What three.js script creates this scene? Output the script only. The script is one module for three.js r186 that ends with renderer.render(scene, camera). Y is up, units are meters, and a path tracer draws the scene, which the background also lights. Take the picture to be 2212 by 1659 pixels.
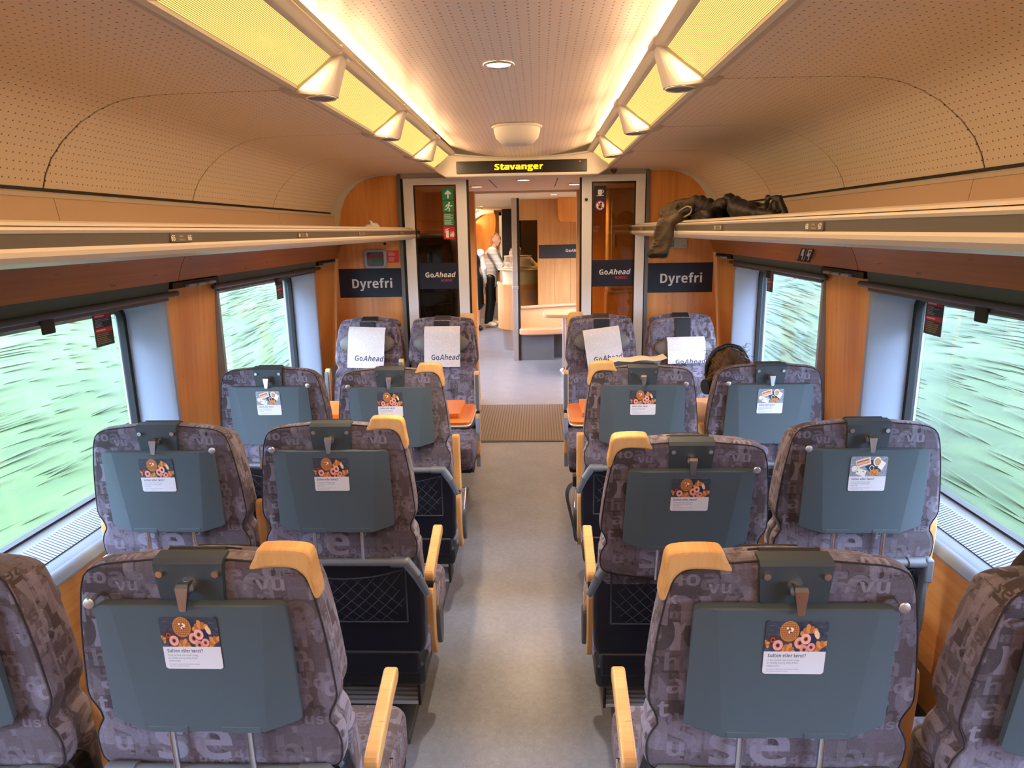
import * as THREE from 'three';
import { RoundedBoxGeometry } from 'three/addons/geometries/RoundedBoxGeometry.js';
import { ConvexGeometry } from 'three/addons/geometries/ConvexGeometry.js';
import { mergeGeometries, mergeVertices, toCreasedNormals } from 'three/addons/utils/BufferGeometryUtils.js';
import { MarchingCubes } from 'three/addons/objects/MarchingCubes.js';
import { RectAreaLightUniformsLib } from 'three/addons/lights/RectAreaLightUniformsLib.js';

// ------------------------------------------------------------------ camera, sky, large lights, exposure
const scene = new THREE.Scene();
const camera = new THREE.PerspectiveCamera(58.55, 2212 / 1659, 0.05, 200);
camera.position.set(0.11, 1.75, 0);
camera.rotation.set(-0.22030, 0.04143, -0.01822, 'YXZ');
scene.add(camera);
const renderer = new THREE.WebGLRenderer({ antialias: true });
renderer.toneMapping = THREE.LinearToneMapping;
renderer.toneMappingExposure = 1.1;
renderer.shadowMap.enabled = true;
RectAreaLightUniformsLib.init();
const SKY = new THREE.Color().setRGB(0.68, 0.87, 1.22);
scene.background = SKY;
scene.backgroundIntensity = 17.0;
const GLOW = { strip: 1.7, cove: 9, coveArea: 36, spot: 14, bistro: 9, area: 12.5, screen: 3 };   // brightness of the lamps' glowing faces
const WARM = [1.0, 0.66, 0.37], GRILLE = [1.0, 0.74, 0.22], WARM2 = [1.0, 0.62, 0.30];

// ------------------------------------------------------------------ helpers
let seedValue = 20240611;
function rnd() { seedValue |= 0; seedValue = seedValue + 0x6D2B79F5 | 0; let t = Math.imul(seedValue ^ seedValue >>> 15, 1 | seedValue); t = t + Math.imul(t ^ t >>> 7, 61 | t) ^ t; return ((t ^ t >>> 14) >>> 0) / 4294967296; }
const rr = (a, b) => a + (b - a) * rnd();
const V3 = (x, y, z) => new THREE.Vector3(x, y, z);
const taken = {};
function numbered(n) { const k = taken[n] = (taken[n] || 0) + 1; return k === 1 ? n : n + '_' + String(k - 1).padStart(3, '0'); }
function tag(o, label, category, group) { o.userData.label = label; o.userData.category = category; if (group) o.userData.group = group; return o; }
function thing(name, label, category, [x, y, z] = [0, 0, 0], turn = 0, group) {
  const o = new THREE.Group(); o.name = numbered(name); o.position.set(x, y, z); o.rotation.y = turn; scene.add(o); return tag(o, label, category, group);
}
function struct(name) { const o = new THREE.Group(); o.name = name; o.userData.kind = 'structure'; scene.add(o); return o; }
function part(name, geo, material, parent, pos, rot, label) {
  const m = new THREE.Mesh(Array.isArray(geo) ? join(geo) : geo, material);
  m.name = parent === scene ? numbered(name) : name; m.castShadow = m.receiveShadow = true;
  if (pos) m.position.set(...pos); if (rot) m.rotation.set(...rot);
  if (label) m.userData.label = label;
  parent.add(m); return m;
}
// places a copy of a thing with its parts under the next number
function copyOf(o, label, group) { const c = o.clone(); c.name = numbered(o.name.replace(/_\d+$/, '')); if (label) c.userData.label = label; if (group) c.userData.group = group; scene.add(c); return c; }
function clean(g) { let h = g.index ? g.toNonIndexed() : g; const o = new THREE.BufferGeometry(); o.setAttribute('position', h.attributes.position); if (!h.attributes.normal) h.computeVertexNormals(); o.setAttribute('normal', h.attributes.normal); o.setAttribute('uv', h.attributes.uv || new THREE.BufferAttribute(new Float32Array(h.attributes.position.count * 2), 2)); return o; }
const join = (list) => list.length === 1 ? list[0] : mergeGeometries(list.map(clean));
// uv in metres from the side that each face looks to; swap turns the grain by a quarter
function boxUV(g, swap = false) {
  g = clean(g); const p = g.attributes.position, n = p.count, uv = new Float32Array(n * 2);
  const a = V3(), b = V3(), c = V3(), u = V3(), v = V3();
  for (let i = 0; i < n; i += 3) {
    a.fromBufferAttribute(p, i); b.fromBufferAttribute(p, i + 1); c.fromBufferAttribute(p, i + 2);
    u.subVectors(b, a); v.subVectors(c, a); u.cross(v); const x = Math.abs(u.x), y = Math.abs(u.y), z = Math.abs(u.z);
    for (let k = 0; k < 3; k++) {
      const q = [a, b, c][k]; let s, t;
      if (x >= y && x >= z) { s = q.z; t = q.y; } else if (y >= z) { s = q.x; t = q.z; } else { s = q.x; t = q.y; }
      uv[2 * (i + k)] = swap ? t : s; uv[2 * (i + k) + 1] = swap ? s : t;
    }
  }
  g.setAttribute('uv', new THREE.BufferAttribute(uv, 2)); return g;
}
const box = (x0, x1, y0, y1, z0, z1) => new THREE.BoxGeometry(Math.abs(x1 - x0), Math.abs(y1 - y0), Math.abs(z1 - z0)).translate((x0 + x1) / 2, (y0 + y1) / 2, (z0 + z1) / 2);
const rbox = (x0, x1, y0, y1, z0, z1, r = 0.008, s = 2) => new RoundedBoxGeometry(Math.abs(x1 - x0), Math.abs(y1 - y0), Math.abs(z1 - z0), s, Math.min(r, Math.abs(x1 - x0) / 2.05, Math.abs(y1 - y0) / 2.05, Math.abs(z1 - z0) / 2.05)).translate((x0 + x1) / 2, (y0 + y1) / 2, (z0 + z1) / 2);
function tube(pts, r, seg = 24, rad = 10, closed = false) { return new THREE.TubeGeometry(new THREE.CatmullRomCurve3(pts.map(p => V3(...p)), closed, 'catmullrom', 0.3), seg, r, rad, closed); }
function rod(a, b, r, r2 = r, n = 12) { const A = V3(...a), B = V3(...b), d = B.clone().sub(A), L = d.length(); const g = new THREE.CylinderGeometry(r2, r, L, n); g.applyQuaternion(new THREE.Quaternion().setFromUnitVectors(V3(0, 1, 0), d.normalize())); return g.translate((A.x + B.x) / 2, (A.y + B.y) / 2, (A.z + B.z) / 2); }
const hull = (pts) => { const g = new ConvexGeometry(pts.map(p => V3(...p))); return clean(g); };
function shapeOf(pts) { const s = new THREE.Shape(); pts.forEach((p, i) => i ? s.lineTo(p[0], p[1]) : s.moveTo(p[0], p[1])); s.closePath(); return s; }
function smoothShape(pts, div = 48) { const c = new THREE.CatmullRomCurve3(pts.map(p => V3(p[0], p[1], 0)), true, 'centripetal'); return new THREE.Shape(c.getPoints(div).slice(0, -1).map(p => new THREE.Vector2(p.x, p.y))); }
function extrude(shape, depth, bevel = 0, z = 0, seg = 2) { const g = new THREE.ExtrudeGeometry(shape, { depth, bevelEnabled: bevel > 0, bevelSize: bevel, bevelThickness: bevel, bevelOffset: -bevel, bevelSegments: seg, curveSegments: 10, steps: 1 }); return g.translate(0, 0, z); }
function roundRect(x0, x1, y0, y1, r) { const s = new THREE.Shape(); s.moveTo(x0 + r, y0); s.lineTo(x1 - r, y0); s.absarc(x1 - r, y0 + r, r, -Math.PI / 2, 0); s.lineTo(x1, y1 - r); s.absarc(x1 - r, y1 - r, r, 0, Math.PI / 2); s.lineTo(x0 + r, y1); s.absarc(x0 + r, y1 - r, r, Math.PI / 2, Math.PI); s.lineTo(x0, y0 + r); s.absarc(x0 + r, y0 + r, r, Math.PI, 1.5 * Math.PI); return s; }
// a profile [x, y] drawn along z with real thickness; uv = (length along the profile, z)
function sweep(profile, z0, z1, thick = 0.012, side = 1, steps = 1) {
  const n = profile.length, off = [];
  for (let i = 0; i < n; i++) { const a = profile[Math.max(0, i - 1)], b = profile[Math.min(n - 1, i + 1)]; const dx = b[0] - a[0], dy = b[1] - a[1], L = Math.hypot(dx, dy) || 1; off.push([profile[i][0] - side * dy / L * thick, profile[i][1] + side * dx / L * thick]); }
  const pos = [], uv = [], len = [0]; for (let i = 1; i < n; i++) len.push(len[i - 1] + Math.hypot(profile[i][0] - profile[i - 1][0], profile[i][1] - profile[i - 1][1]));
  const quad = (A, B, C, D, ua, ub, uc, ud) => { for (const [p, u] of [[A, ua], [B, ub], [C, uc], [A, ua], [C, uc], [D, ud]]) { pos.push(...p); uv.push(...u); } };
  for (let i = 0; i < n - 1; i++) for (let k = 0; k < steps; k++) {
    const za = z0 + (z1 - z0) * k / steps, zb = z0 + (z1 - z0) * (k + 1) / steps;
    const P = (q, i, z) => [q[i][0], q[i][1], z];
    quad(P(profile, i, za), P(profile, i + 1, za), P(profile, i + 1, zb), P(profile, i, zb), [len[i], za], [len[i + 1], za], [len[i + 1], zb], [len[i], zb]);
    quad(P(off, i, za), P(off, i, zb), P(off, i + 1, zb), P(off, i + 1, za), [len[i], za], [len[i], zb], [len[i + 1], zb], [len[i + 1], za]);
  }
  for (let i = 0; i < n - 1; i++) for (const z of [z0, z1]) quad([...profile[i], z], [...off[i], z], [...off[i + 1], z], [...profile[i + 1], z], [len[i], z], [len[i], z], [len[i + 1], z], [len[i + 1], z]);
  for (const i of [0, n - 1]) quad([...profile[i], z0], [...profile[i], z1], [...off[i], z1], [...off[i], z0], [len[i], z0], [len[i], z1], [len[i], z1], [len[i], z0]);
  const g = new THREE.BufferGeometry(); g.setAttribute('position', new THREE.Float32BufferAttribute(pos, 3)); g.setAttribute('uv', new THREE.Float32BufferAttribute(uv, 2)); g.computeVertexNormals();
  return toCreasedNormals(g, 0.6);
}
// closed profile in x, y drawn along z
function prism(pts, z0, z1, crease = 0.5) { const g = new THREE.ExtrudeGeometry(shapeOf(pts), { depth: Math.abs(z1 - z0), bevelEnabled: false }); g.translate(0, 0, Math.min(z0, z1)); return toCreasedNormals(clean(g), crease); }
const mirrorX = (g) => { g = clean(g.clone()); g.scale(-1, 1, 1); const p = g.attributes; for (const k of ['position', 'normal', 'uv']) { const a = p[k].array, s = p[k].itemSize; for (let i = 0; i < a.length; i += 3 * s) for (let j = 0; j < s; j++) { const t = a[i + s + j]; a[i + s + j] = a[i + 2 * s + j]; a[i + 2 * s + j] = t; } } return g; };
// joins rings of points into a surface
function loft(rings, closed = true) {
  const pos = [], n = rings[0].length, m = closed ? n : n - 1;
  for (let k = 0; k < rings.length - 1; k++) for (let i = 0; i < m; i++) { const a = rings[k][i], b = rings[k][(i + 1) % n], c = rings[k + 1][(i + 1) % n], d = rings[k + 1][i]; pos.push(...a, ...b, ...c, ...a, ...c, ...d); }
  const g = new THREE.BufferGeometry(); g.setAttribute('position', new THREE.Float32BufferAttribute(pos, 3)); g.computeVertexNormals(); return toCreasedNormals(clean(g), 0.7);
}
// one continuous skin round tapered bones [ax, ay, az, ra, bx, by, bz, rb]
function skin(bones, cell = 0.012, k = 0.03, bump) {
  const lo = [1e9, 1e9, 1e9], hi = [-1e9, -1e9, -1e9];
  for (const b of bones) for (const [o, r] of [[0, b[3]], [4, b[7]]]) for (let i = 0; i < 3; i++) { lo[i] = Math.min(lo[i], b[o + i] - r); hi[i] = Math.max(hi[i], b[o + i] + r); }
  const span = Math.max(...[0, 1, 2].map(i => hi[i] - lo[i])) + 8 * cell, N = Math.min(150, Math.ceil(span / cell)), mid = lo.map((v, i) => (v + hi[i]) / 2);
  const mc = new MarchingCubes(N, new THREE.MeshBasicMaterial(), false, false, 400000); mc.isolation = 0; mc.field.fill(-1);
  const half = N / 2, sc = span / 2, st = [0, 1, 2].map(i => [Math.max(0, Math.floor(((lo[i] - mid[i] - 3 * cell) / sc) * half + half)), Math.min(N - 1, Math.ceil(((hi[i] - mid[i] + 3 * cell) / sc) * half + half))]);
  const pre = bones.map(b => { const d = [b[4] - b[0], b[5] - b[1], b[6] - b[2]]; return [b, d, d[0] * d[0] + d[1] * d[1] + d[2] * d[2] || 1e-9]; });
  for (let z = st[2][0]; z <= st[2][1]; z++) for (let y = st[1][0]; y <= st[1][1]; y++) for (let x = st[0][0]; x <= st[0][1]; x++) {
    const px = (x - half) / half * sc + mid[0], py = (y - half) / half * sc + mid[1], pz = (z - half) / half * sc + mid[2]; let D = 1e9;
    for (const [b, d, l] of pre) { const ax = px - b[0], ay = py - b[1], az = pz - b[2]; const t = Math.max(0, Math.min(1, (ax * d[0] + ay * d[1] + az * d[2]) / l)); const e = Math.hypot(ax - d[0] * t, ay - d[1] * t, az - d[2] * t) - (b[3] + (b[7] - b[3]) * t); const h = Math.max(0, k - Math.abs(D - e)) / k; D = Math.min(D, e) - h * h * k * 0.25; }
    if (bump) D += bump(px, py, pz);
    mc.field[x + y * N + z * N * N] = -D;
  }
  mc.update(); const c = mc.count, g = new THREE.BufferGeometry(), pa = mc.positionArray.slice(0, c * 3);
  for (let i = 0; i < pa.length; i += 3) for (let j = 0; j < 3; j++) pa[i + j] = pa[i + j] * sc + mid[j];
  g.setAttribute('position', new THREE.BufferAttribute(new Float32Array(pa), 3)); g.setAttribute('normal', new THREE.BufferAttribute(new Float32Array(mc.normalArray.slice(0, c * 3)), 3));
  return clean(g);
}
// ------------------------------------------------------------------ textures
function canvas(w, h, draw) { const c = document.createElement('canvas'); c.width = w; c.height = h; draw(c.getContext('2d'), w, h); return c; }
function tex(c, rx = 1, ry = 1, srgb = true) { const t = new THREE.CanvasTexture(c); t.wrapS = t.wrapT = THREE.RepeatWrapping; t.repeat.set(rx, ry); if (srgb) t.colorSpace = THREE.SRGBColorSpace; return t; }
const mixc = (a, b, t) => a.map((v, i) => Math.round(v + (b[i] - v) * t));
const css = (c) => `rgb(${c[0]},${c[1]},${c[2]})`;
// periodic value noise
function noise2(w, h, nx, ny) { const g = new Float32Array(nx * ny).map(() => rnd()); return (x, y) => { const u = x / w * nx, v = y / h * ny, i = Math.floor(u), j = Math.floor(v), s = u - i, t = v - j, S = s * s * (3 - 2 * s), T = t * t * (3 - 2 * t); const q = (a, b) => g[((a % nx) + nx) % nx + (((b % ny) + ny) % ny) * nx]; return (q(i, j) * (1 - S) + q(i + 1, j) * S) * (1 - T) + (q(i, j + 1) * (1 - S) + q(i + 1, j + 1) * S) * T; }; }
function pixels(w, h, f) { return canvas(w, h, (c) => { const im = c.createImageData(w, h); for (let y = 0; y < h; y++) for (let x = 0; x < w; x++) { const q = f(x, y), o = 4 * (y * w + x); im.data[o] = q[0]; im.data[o + 1] = q[1]; im.data[o + 2] = q[2]; im.data[o + 3] = 255; } c.putImageData(im, 0, 0); }); }
function woodTex(light, dark, rx, ry, contrast = 1, flecks = 0) {
  const w = 512, h = 512, a = noise2(w, h, 40, 3), b = noise2(w, h, 160, 5), d = noise2(w, h, 6, 2), e = noise2(w, h, 4, 3);
  const c = pixels(w, h, (x, y) => { const t = Math.min(1, Math.max(0, 0.5 + contrast * ((a(x, y) - 0.5) * 0.5 + (b(x, y) - 0.5) * 0.35 + (d(x, y) - 0.5) * 0.7 + (e(x, y) - 0.5) * 0.35))); return mixc(dark, light, t); });
  const g = c.getContext('2d'); g.strokeStyle = 'rgba(70,30,12,0.55)';
  for (let i = 0; i < flecks; i++) { g.lineWidth = rr(0.6, 1.8); const x = rr(0, w), y = rr(0, h); g.beginPath(); g.moveTo(x, y); g.lineTo(x + rr(-3, 3), y + rr(4, 20)); g.stroke(); }
  return tex(c, rx, ry);
}
function perforated(base, hole, cells, stagger, r) {
  const c = canvas(256, 256, (g, w, h) => {
    g.fillStyle = css(base); g.fillRect(0, 0, w, h);
    for (let i = 0; i < 2500; i++) { g.fillStyle = `rgba(${rnd() < .5 ? '255,255,255' : '90,70,50'},0.035)`; g.fillRect(rr(0, w), rr(0, h), 2, 2); }
    const s = w / cells; g.fillStyle = css(hole);
    for (let i = 0; i < cells; i++) for (let j = 0; j < cells; j++) { const x = (i + 0.5) * s, y = (j + (stagger && i % 2 ? 1 : 0.5)) * s; for (const dy of [0, -h]) { g.beginPath(); g.arc(x, y + dy, r, 0, 7); g.fill(); } }
  });
  return c;
}
const std = (o) => new THREE.MeshStandardMaterial(o);
const phys = (o) => new THREE.MeshPhysicalMaterial(o);
const lin = (r, g, b) => new THREE.Color().setRGB(r, g, b);
const FABRIC_WORDS = ['isen', 'usen', 'reis', 'nyt', 'por', 'me', 'on', 'dr', 'na', 'se', 'ti', 'bo', 'en', 'fr', 'gi', 'un', 'ask', 'or', 'de', 'vu', 'he', 'ka', 'mbr', 'no'];
function fabricTex() {
  const c = canvas(1024, 1024, (g, w, h) => {
    g.fillStyle = '#564c51'; g.fillRect(0, 0, w, h);
    for (let i = 0; i < 150; i++) { const k = rnd(); g.fillStyle = k < .4 ? 'rgba(60,52,56,0.75)' : k < .75 ? 'rgba(94,87,97,0.55)' : 'rgba(108,101,116,0.45)'; const x = rr(-40, w), y = rr(-40, h); for (const [dx, dy] of [[0, 0], [-w, 0], [0, -h]]) g.fillRect(x + dx, y + dy, rr(25, 110), rr(20, 70)); }
    const cols = ['#6e6670', '#78707d', '#61575f', '#42393d', '#867f8e', '#6a6474'];
    for (let i = 0; i < 620; i++) {
      const s = rnd() < 0.16 ? rr(110, 190) : rr(30, 84), x = rr(-30, w), y = rr(-10, h + 20), one = rnd() < 0.5; const wd = FABRIC_WORDS[Math.floor(rnd() * FABRIC_WORDS.length)];
      g.font = `bold ${Math.round(s)}px sans-serif`; g.fillStyle = cols[Math.floor(rnd() * cols.length)]; g.globalAlpha = rr(0.5, 0.95);
      for (const [dx, dy] of [[0, 0], [-w, 0], [0, -h], [0, h]]) { g.save(); g.translate(x + dx, y + dy); if (rnd() < -1) g.rotate(0.1); g.scale(1.15, 1); g.fillText(one ? wd[0] : wd, 0, 0); g.restore(); }
    }
    g.globalAlpha = 1;
    for (let i = 0; i < 26000; i++) { g.fillStyle = rnd() < .5 ? 'rgba(255,250,255,0.05)' : 'rgba(10,5,10,0.08)'; g.fillRect(rr(0, w), rr(0, h), 2, 3); }
  });
  return c;
}
const fabricCanvas = fabricTex();
function fineNoise(w, lo, hi) { return pixels(w, w, () => { const v = Math.floor(rr(lo, hi)); return [v, v, v]; }); }
const grainBump = tex(fineNoise(256, 90, 165), 6, 6, false);
const M = {
  fabric: phys({ map: tex(fabricCanvas, 1.35, 1.35), roughness: 0.95, bumpMap: tex(fineNoise(256, 60, 200), 9, 9, false), bumpScale: 0.0012, sheen: 0.5, sheenRoughness: 0.6, sheenColor: lin(0.55, 0.45, 0.4) }),
  fabricDark: std({ color: 0x15161c, roughness: 0.8 }),
  jointDark: std({ color: 0x3a2c1e, roughness: 0.9 }), seam: std({ color: 0x2a262b, roughness: 0.9 }), tread: std({ color: 0xb4bac2, roughness: 0.35, metalness: 0.35 }), latch: std({ color: lin(0.50, 0.48, 0.45), roughness: 0.24, metalness: 1 }),
  strap: std({ color: 0x1c1a1d, roughness: 0.75 }),
  pillow: std({ color: 0x64605a, roughness: 0.62 }),
  cloth: std({ map: tex(canvas(256, 256, (g, w, h) => { g.fillStyle = '#e9e4df'; g.fillRect(0, 0, w, h); for (let i = 0; i < 900; i++) { g.fillStyle = rnd() < .5 ? 'rgba(190,182,176,0.16)' : 'rgba(255,255,255,0.2)'; const r = rr(2, 9); g.beginPath(); g.arc(rr(0, w), rr(0, h), r, 0, 7); g.fill(); } }), 4, 4), roughness: 0.95 }),
  tray: std({ color: 0x4a575e, roughness: 0.5, bumpMap: grainBump, bumpScale: 0.0003 }),
  plate: std({ color: 0x384046, roughness: 0.5, bumpMap: grainBump, bumpScale: 0.0003 }),
  chrome: std({ color: lin(0.78, 0.77, 0.75), roughness: 0.22, metalness: 1 }),
  brushed: std({ color: lin(0.74, 0.74, 0.75), roughness: 0.36, metalness: 1 }),
  grey: std({ color: 0x62676d, roughness: 0.42 }),
  greyDark: std({ color: 0x4a4d51, roughness: 0.5 }),
  navy: std({ color: 0x0d0f1a, roughness: 0.42 }),
  net: std({ color: 0x2b2f3a, roughness: 0.7 }),
  black: std({ color: 0x0b0b0c, roughness: 0.5 }),
  beech: std({ map: woodTex([230, 184, 122], [204, 152, 90], 1.6, 1.6, 0.8, 10), roughness: 0.42 }),
  wood: std({ map: woodTex([238, 170, 96], [208, 134, 66], 1.1, 1.1, 0.9, 10), roughness: 0.4 }),
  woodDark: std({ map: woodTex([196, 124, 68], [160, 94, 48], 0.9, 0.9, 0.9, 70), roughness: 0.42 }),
  woodPale: std({ map: woodTex([216, 168, 112], [188, 138, 84], 1.0, 1.0, 0.8, 10), roughness: 0.45 }),
  table: std({ map: woodTex([226, 136, 62], [196, 104, 40], 1.4, 1.4, 0.8, 14), roughness: 0.3 }),
  frame: std({ color: 0x98a6b9, roughness: 0.45 }),
  frameDark: std({ color: 0x6d7174, roughness: 0.5 }),
  doorMetal: std({ color: 0xeeecea, roughness: 0.5 }),
  gasket: std({ color: 0x0d1218, roughness: 0.6 }),
  glass: phys({ color: 0xffffff, transmission: 1, thickness: 0, roughness: 0.0, ior: 1.45 }),
  glassTint: phys({ color: lin(0.62, 0.54, 0.38), transmission: 1, thickness: 0, roughness: 0.0, ior: 1.5 }),
  blind: std({ color: 0x5f655f, roughness: 0.8, bumpMap: grainBump, bumpScale: 0.0004 }),
  blindBar: std({ color: 0x56555a, roughness: 0.4, metalness: 0.3 }),
  sill: std({ color: 0xa3aeb9, roughness: 0.42 }),
  cream: std({ color: lin(0.66, 0.56, 0.44), roughness: 0.6 }),
  creamLight: std({ color: lin(0.74, 0.66, 0.56), roughness: 0.55 }),
  band: std({ color: lin(0.74, 0.52, 0.33), roughness: 0.6, bumpMap: grainBump, bumpScale: 0.0003 }),
  rackPale: std({ color: lin(0.72, 0.60, 0.47), roughness: 0.38 }),
  rackDark: std({ color: lin(0.13, 0.105, 0.075), roughness: 0.45 }),
  ceilPerf: std({ map: tex(perforated([236, 214, 198], [104, 84, 68], 6, false, 4.4), 1 / 0.15, 1 / 0.15), roughness: 0.38 }),
  ceilPerfSide: std({ map: tex(perforated([244, 222, 196], [112, 90, 66], 6, true, 4.0), 1 / 0.15, 1 / 0.15), roughness: 0.55 }),
  shell: std({ color: 0x8d8f90, roughness: 0.7 }),
  navySign: std({ color: 0x14172c, roughness: 0.5 }),
  steel: std({ color: lin(0.55, 0.56, 0.58), roughness: 0.4, metalness: 0.9 }),
  upholstery: std({ color: lin(0.62, 0.36, 0.20), roughness: 0.4 }),
  creamPaint: std({ color: lin(0.72, 0.66, 0.42), roughness: 0.5 }),
  white: std({ color: 0xe8e6e2, roughness: 0.6 }),
};
function glowMat(rgb, k, extra = {}) { return std({ color: 0x000000, emissive: lin(...rgb), emissiveIntensity: k, roughness: 0.6, ...extra }); }
function areaLight(rgb, k, w, h, pos, target) { const l = new THREE.RectAreaLight(lin(...rgb), k, w, h); l.position.set(...pos); l.lookAt(...target); scene.add(l); return l; }
// ------------------------------------------------------------------ large structure: floor, walls, ceiling
const Z0 = 1.5, ZW = -5.1, ZP = -6.95, ZB = -14.7;
{
  const a = noise2(512, 512, 5, 5), b = noise2(512, 512, 40, 40);
  const c = pixels(512, 512, (x, y) => { let v = 134 + (a(x, y) - .5) * 10 + (b(x, y) - .5) * 10; const k = rnd(); if (k > 0.994) v += rr(40, 110); else if (k < 0.006) v -= 45; else v += rr(-7, 7); return [v * 0.96, v * 1.0, v * 1.09]; });
  const floor = part('floor', boxUV(box(-1.5, 1.5, -0.12, 0, Z0, ZB)), std({ map: tex(c, 1.6, 1.6), roughness: 0.28 }), scene); floor.name = 'floor'; floor.userData.kind = 'structure';
}
const PROFILE = [[0.60, 2.163], [0.80, 2.162], [1.00, 2.160], [1.09, 2.153], [1.14, 2.142], [1.195, 2.121], [1.257, 2.087], [1.318, 2.037], [1.362, 1.987], [1.388, 1.940], [1.402, 1.900]];
const SEAMS = [Z0, 0.67, -0.26, -1.19, -2.12, -3.05, -3.98, ZW + 0.02];
{
  const ceiling = struct('ceiling');
  const g = []; for (let i = 0; i <= 16; i++) { const t = i / 16 * 2 - 1; g.push([t * 0.47, 2.228 + 0.082 * t * t]); }
  part('center_panel', sweep(g.reverse(), Z0, -4.82, 0.012, -1, 1), M.ceilPerf, ceiling);
  for (const s of [-1, 1]) {
    const P = PROFILE.map(([x, y]) => [s * x, y]);
    for (let i = 0; i < SEAMS.length - 1; i++) part('ceiling_panel', sweep(P, SEAMS[i] - 0.004, SEAMS[i + 1] + 0.004, 0.012, s > 0 ? 1 : -1), i === SEAMS.length - 2 ? M.ceilPerfSide : M.ceilPerfSide, ceiling);
    for (const z of SEAMS.slice(1, -1)) part('joint', sweep(P.map(([x, y], i) => [x + s * (i > 3 ? 0.002 : 0), y + 0.002]), z + 0.0045, z - 0.0045, 0.006, s > 0 ? 1 : -1), M.jointDark, ceiling);
    part('edge_strip', box(s * 0.575, s * 0.61, 2.157, 2.185, Z0, -4.80), M.cream, ceiling);
    part('joint_backing', sweep(P.map(([x, y]) => [x + s * 0.02 * Math.min(1, Math.max(0, (2.16 - y) * 8)), y + 0.018]), Z0, ZW, 0.004, s > 0 ? 1 : -1), M.black, ceiling);
    // dark slot, cream moulding and plain band above the luggage rack
    part('slot', box(s * 1.398, s * 1.425, 1.884, 1.902, Z0, ZW), M.black, ceiling);
  }
  part('roof', [box(-1.72, 1.72, 2.40, 2.46, Z0, ZB - 0.1)], M.shell, ceiling);
}
const pillars = [[-2.72, -3.16], [-0.86, -1.30], [1.0, 0.56]], winSpans = [[-3.16, -4.60], [-1.30, -2.72], [0.56, -0.86]];
function wallSide(s, name) {
  const w = struct(name);
  const X = (a) => s * a;
  // outer shell with window openings
  part('lower_shell', box(X(1.50), X(1.62), -0.12, 0.745, Z0, ZW), M.shell, w);
  part('upper_shell', box(X(1.46), X(1.62), 1.515, 2.42, Z0, ZW), M.shell, w);
  part('upper_shell', box(X(1.60), X(1.66), 1.45, 2.42, Z0, ZW), M.shell, w);
  for (const [a, b] of [[1.5, 0.56], ...pillars.slice(0, 2), [-4.60, ZW]].map(([a, b]) => a === 1.5 ? [Z0, 0.56] : [a, b])) if (a !== Z0 || true) part('pillar_shell', box(X(1.46), X(1.62), 0.75, 1.56, a, b), M.shell, w);
  // wood on the pillars, leaning a little outwards on the way down
  for (const [a, b] of [[1.5, 0.56], [-0.86, -1.30], [-2.72, -3.16], [-4.60, ZW + 0.005]]) {
    part('pillar_panel', boxUV(prism([[X(1.398), 1.555], [X(1.452), 0.74], [X(1.49), 0.74], [X(1.47), 1.555]], a - 0.002, b + 0.002)), M.wood, w);
  }
  // lower panels
  for (const [a, b] of [[Z0, 0.77], [0.766, -1.08], [-1.084, -2.94], [-2.944, ZW + 0.005]]) part('lower_panel', boxUV(prism([[X(1.425), 0.70], [X(1.43), 0.10], [X(1.49), 0.10], [X(1.49), 0.70]], a, b), true), M.wood, w);
  part('baseboard', box(X(1.415), X(1.49), 0, 0.10, Z0, ZW), M.greyDark, w);
  // sill with a slotted vent
  const slots = tex(canvas(64, 64, (g) => { g.fillStyle = '#a3aeb9'; g.fillRect(0, 0, 64, 64); g.fillStyle = '#2f383f'; g.fillRect(0, 8, 64, 26); }), 1, 1 / 0.0135);
  const sp = [[1.54, 0.815], [1.52, 0.80], [1.405, 0.752], [1.388, 0.745], [1.378, 0.732], [1.376, 0.712], [1.384, 0.700], [1.43, 0.695]].map(([x, y]) => [X(x), y]);
  part('sill', sweep(sp, Z0, ZW + 0.01, 0.01, s > 0 ? 1 : -1), M.sill, w);
  for (const [a, b] of winSpans) part('sill_vent', prism([[X(1.503), 0.7985], [X(1.428), 0.7665], [X(1.428), 0.7600], [X(1.503), 0.7915]], a - 0.1, b + 0.1), std({ map: slots, roughness: 0.45 }), w);
  const uvFix = w.children.filter(c => c.name === 'sill_vent'); for (const c of uvFix) c.geometry = boxUV(c.geometry, false);
  // curved wooden valance under the rack
  const vp = [[1.31, 1.70], [1.335, 1.672], [1.352, 1.64], [1.366, 1.605], [1.376, 1.572]].map(([x, y]) => [X(x), y]);
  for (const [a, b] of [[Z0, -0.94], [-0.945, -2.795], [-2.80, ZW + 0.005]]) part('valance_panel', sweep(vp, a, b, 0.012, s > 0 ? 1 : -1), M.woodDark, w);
  part('valance_backing', box(X(1.40), X(1.47), 1.548, 1.575, Z0, ZW), M.greyDark, w);
  // plain band above the rack
  for (const [a, b] of [[Z0, -0.26], [-0.263, -2.12], [-2.123, -3.98], [-3.983, ZW + 0.005]]) part('upper_panel', boxUV(prism([[X(1.375), 1.872], [X(1.36), 1.76], [X(1.45), 1.76], [X(1.45), 1.872]], a, b)), M.band, w);
  part('moulding', prism([[X(1.385), 1.890], [X(1.370), 1.884], [X(1.370), 1.872], [X(1.45), 1.872], [X(1.45), 1.890]], Z0, ZW + 0.005), M.cream, w);
  return w;
}
wallSide(-1, 'wall_left'); wallSide(1, 'wall_right');
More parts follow.
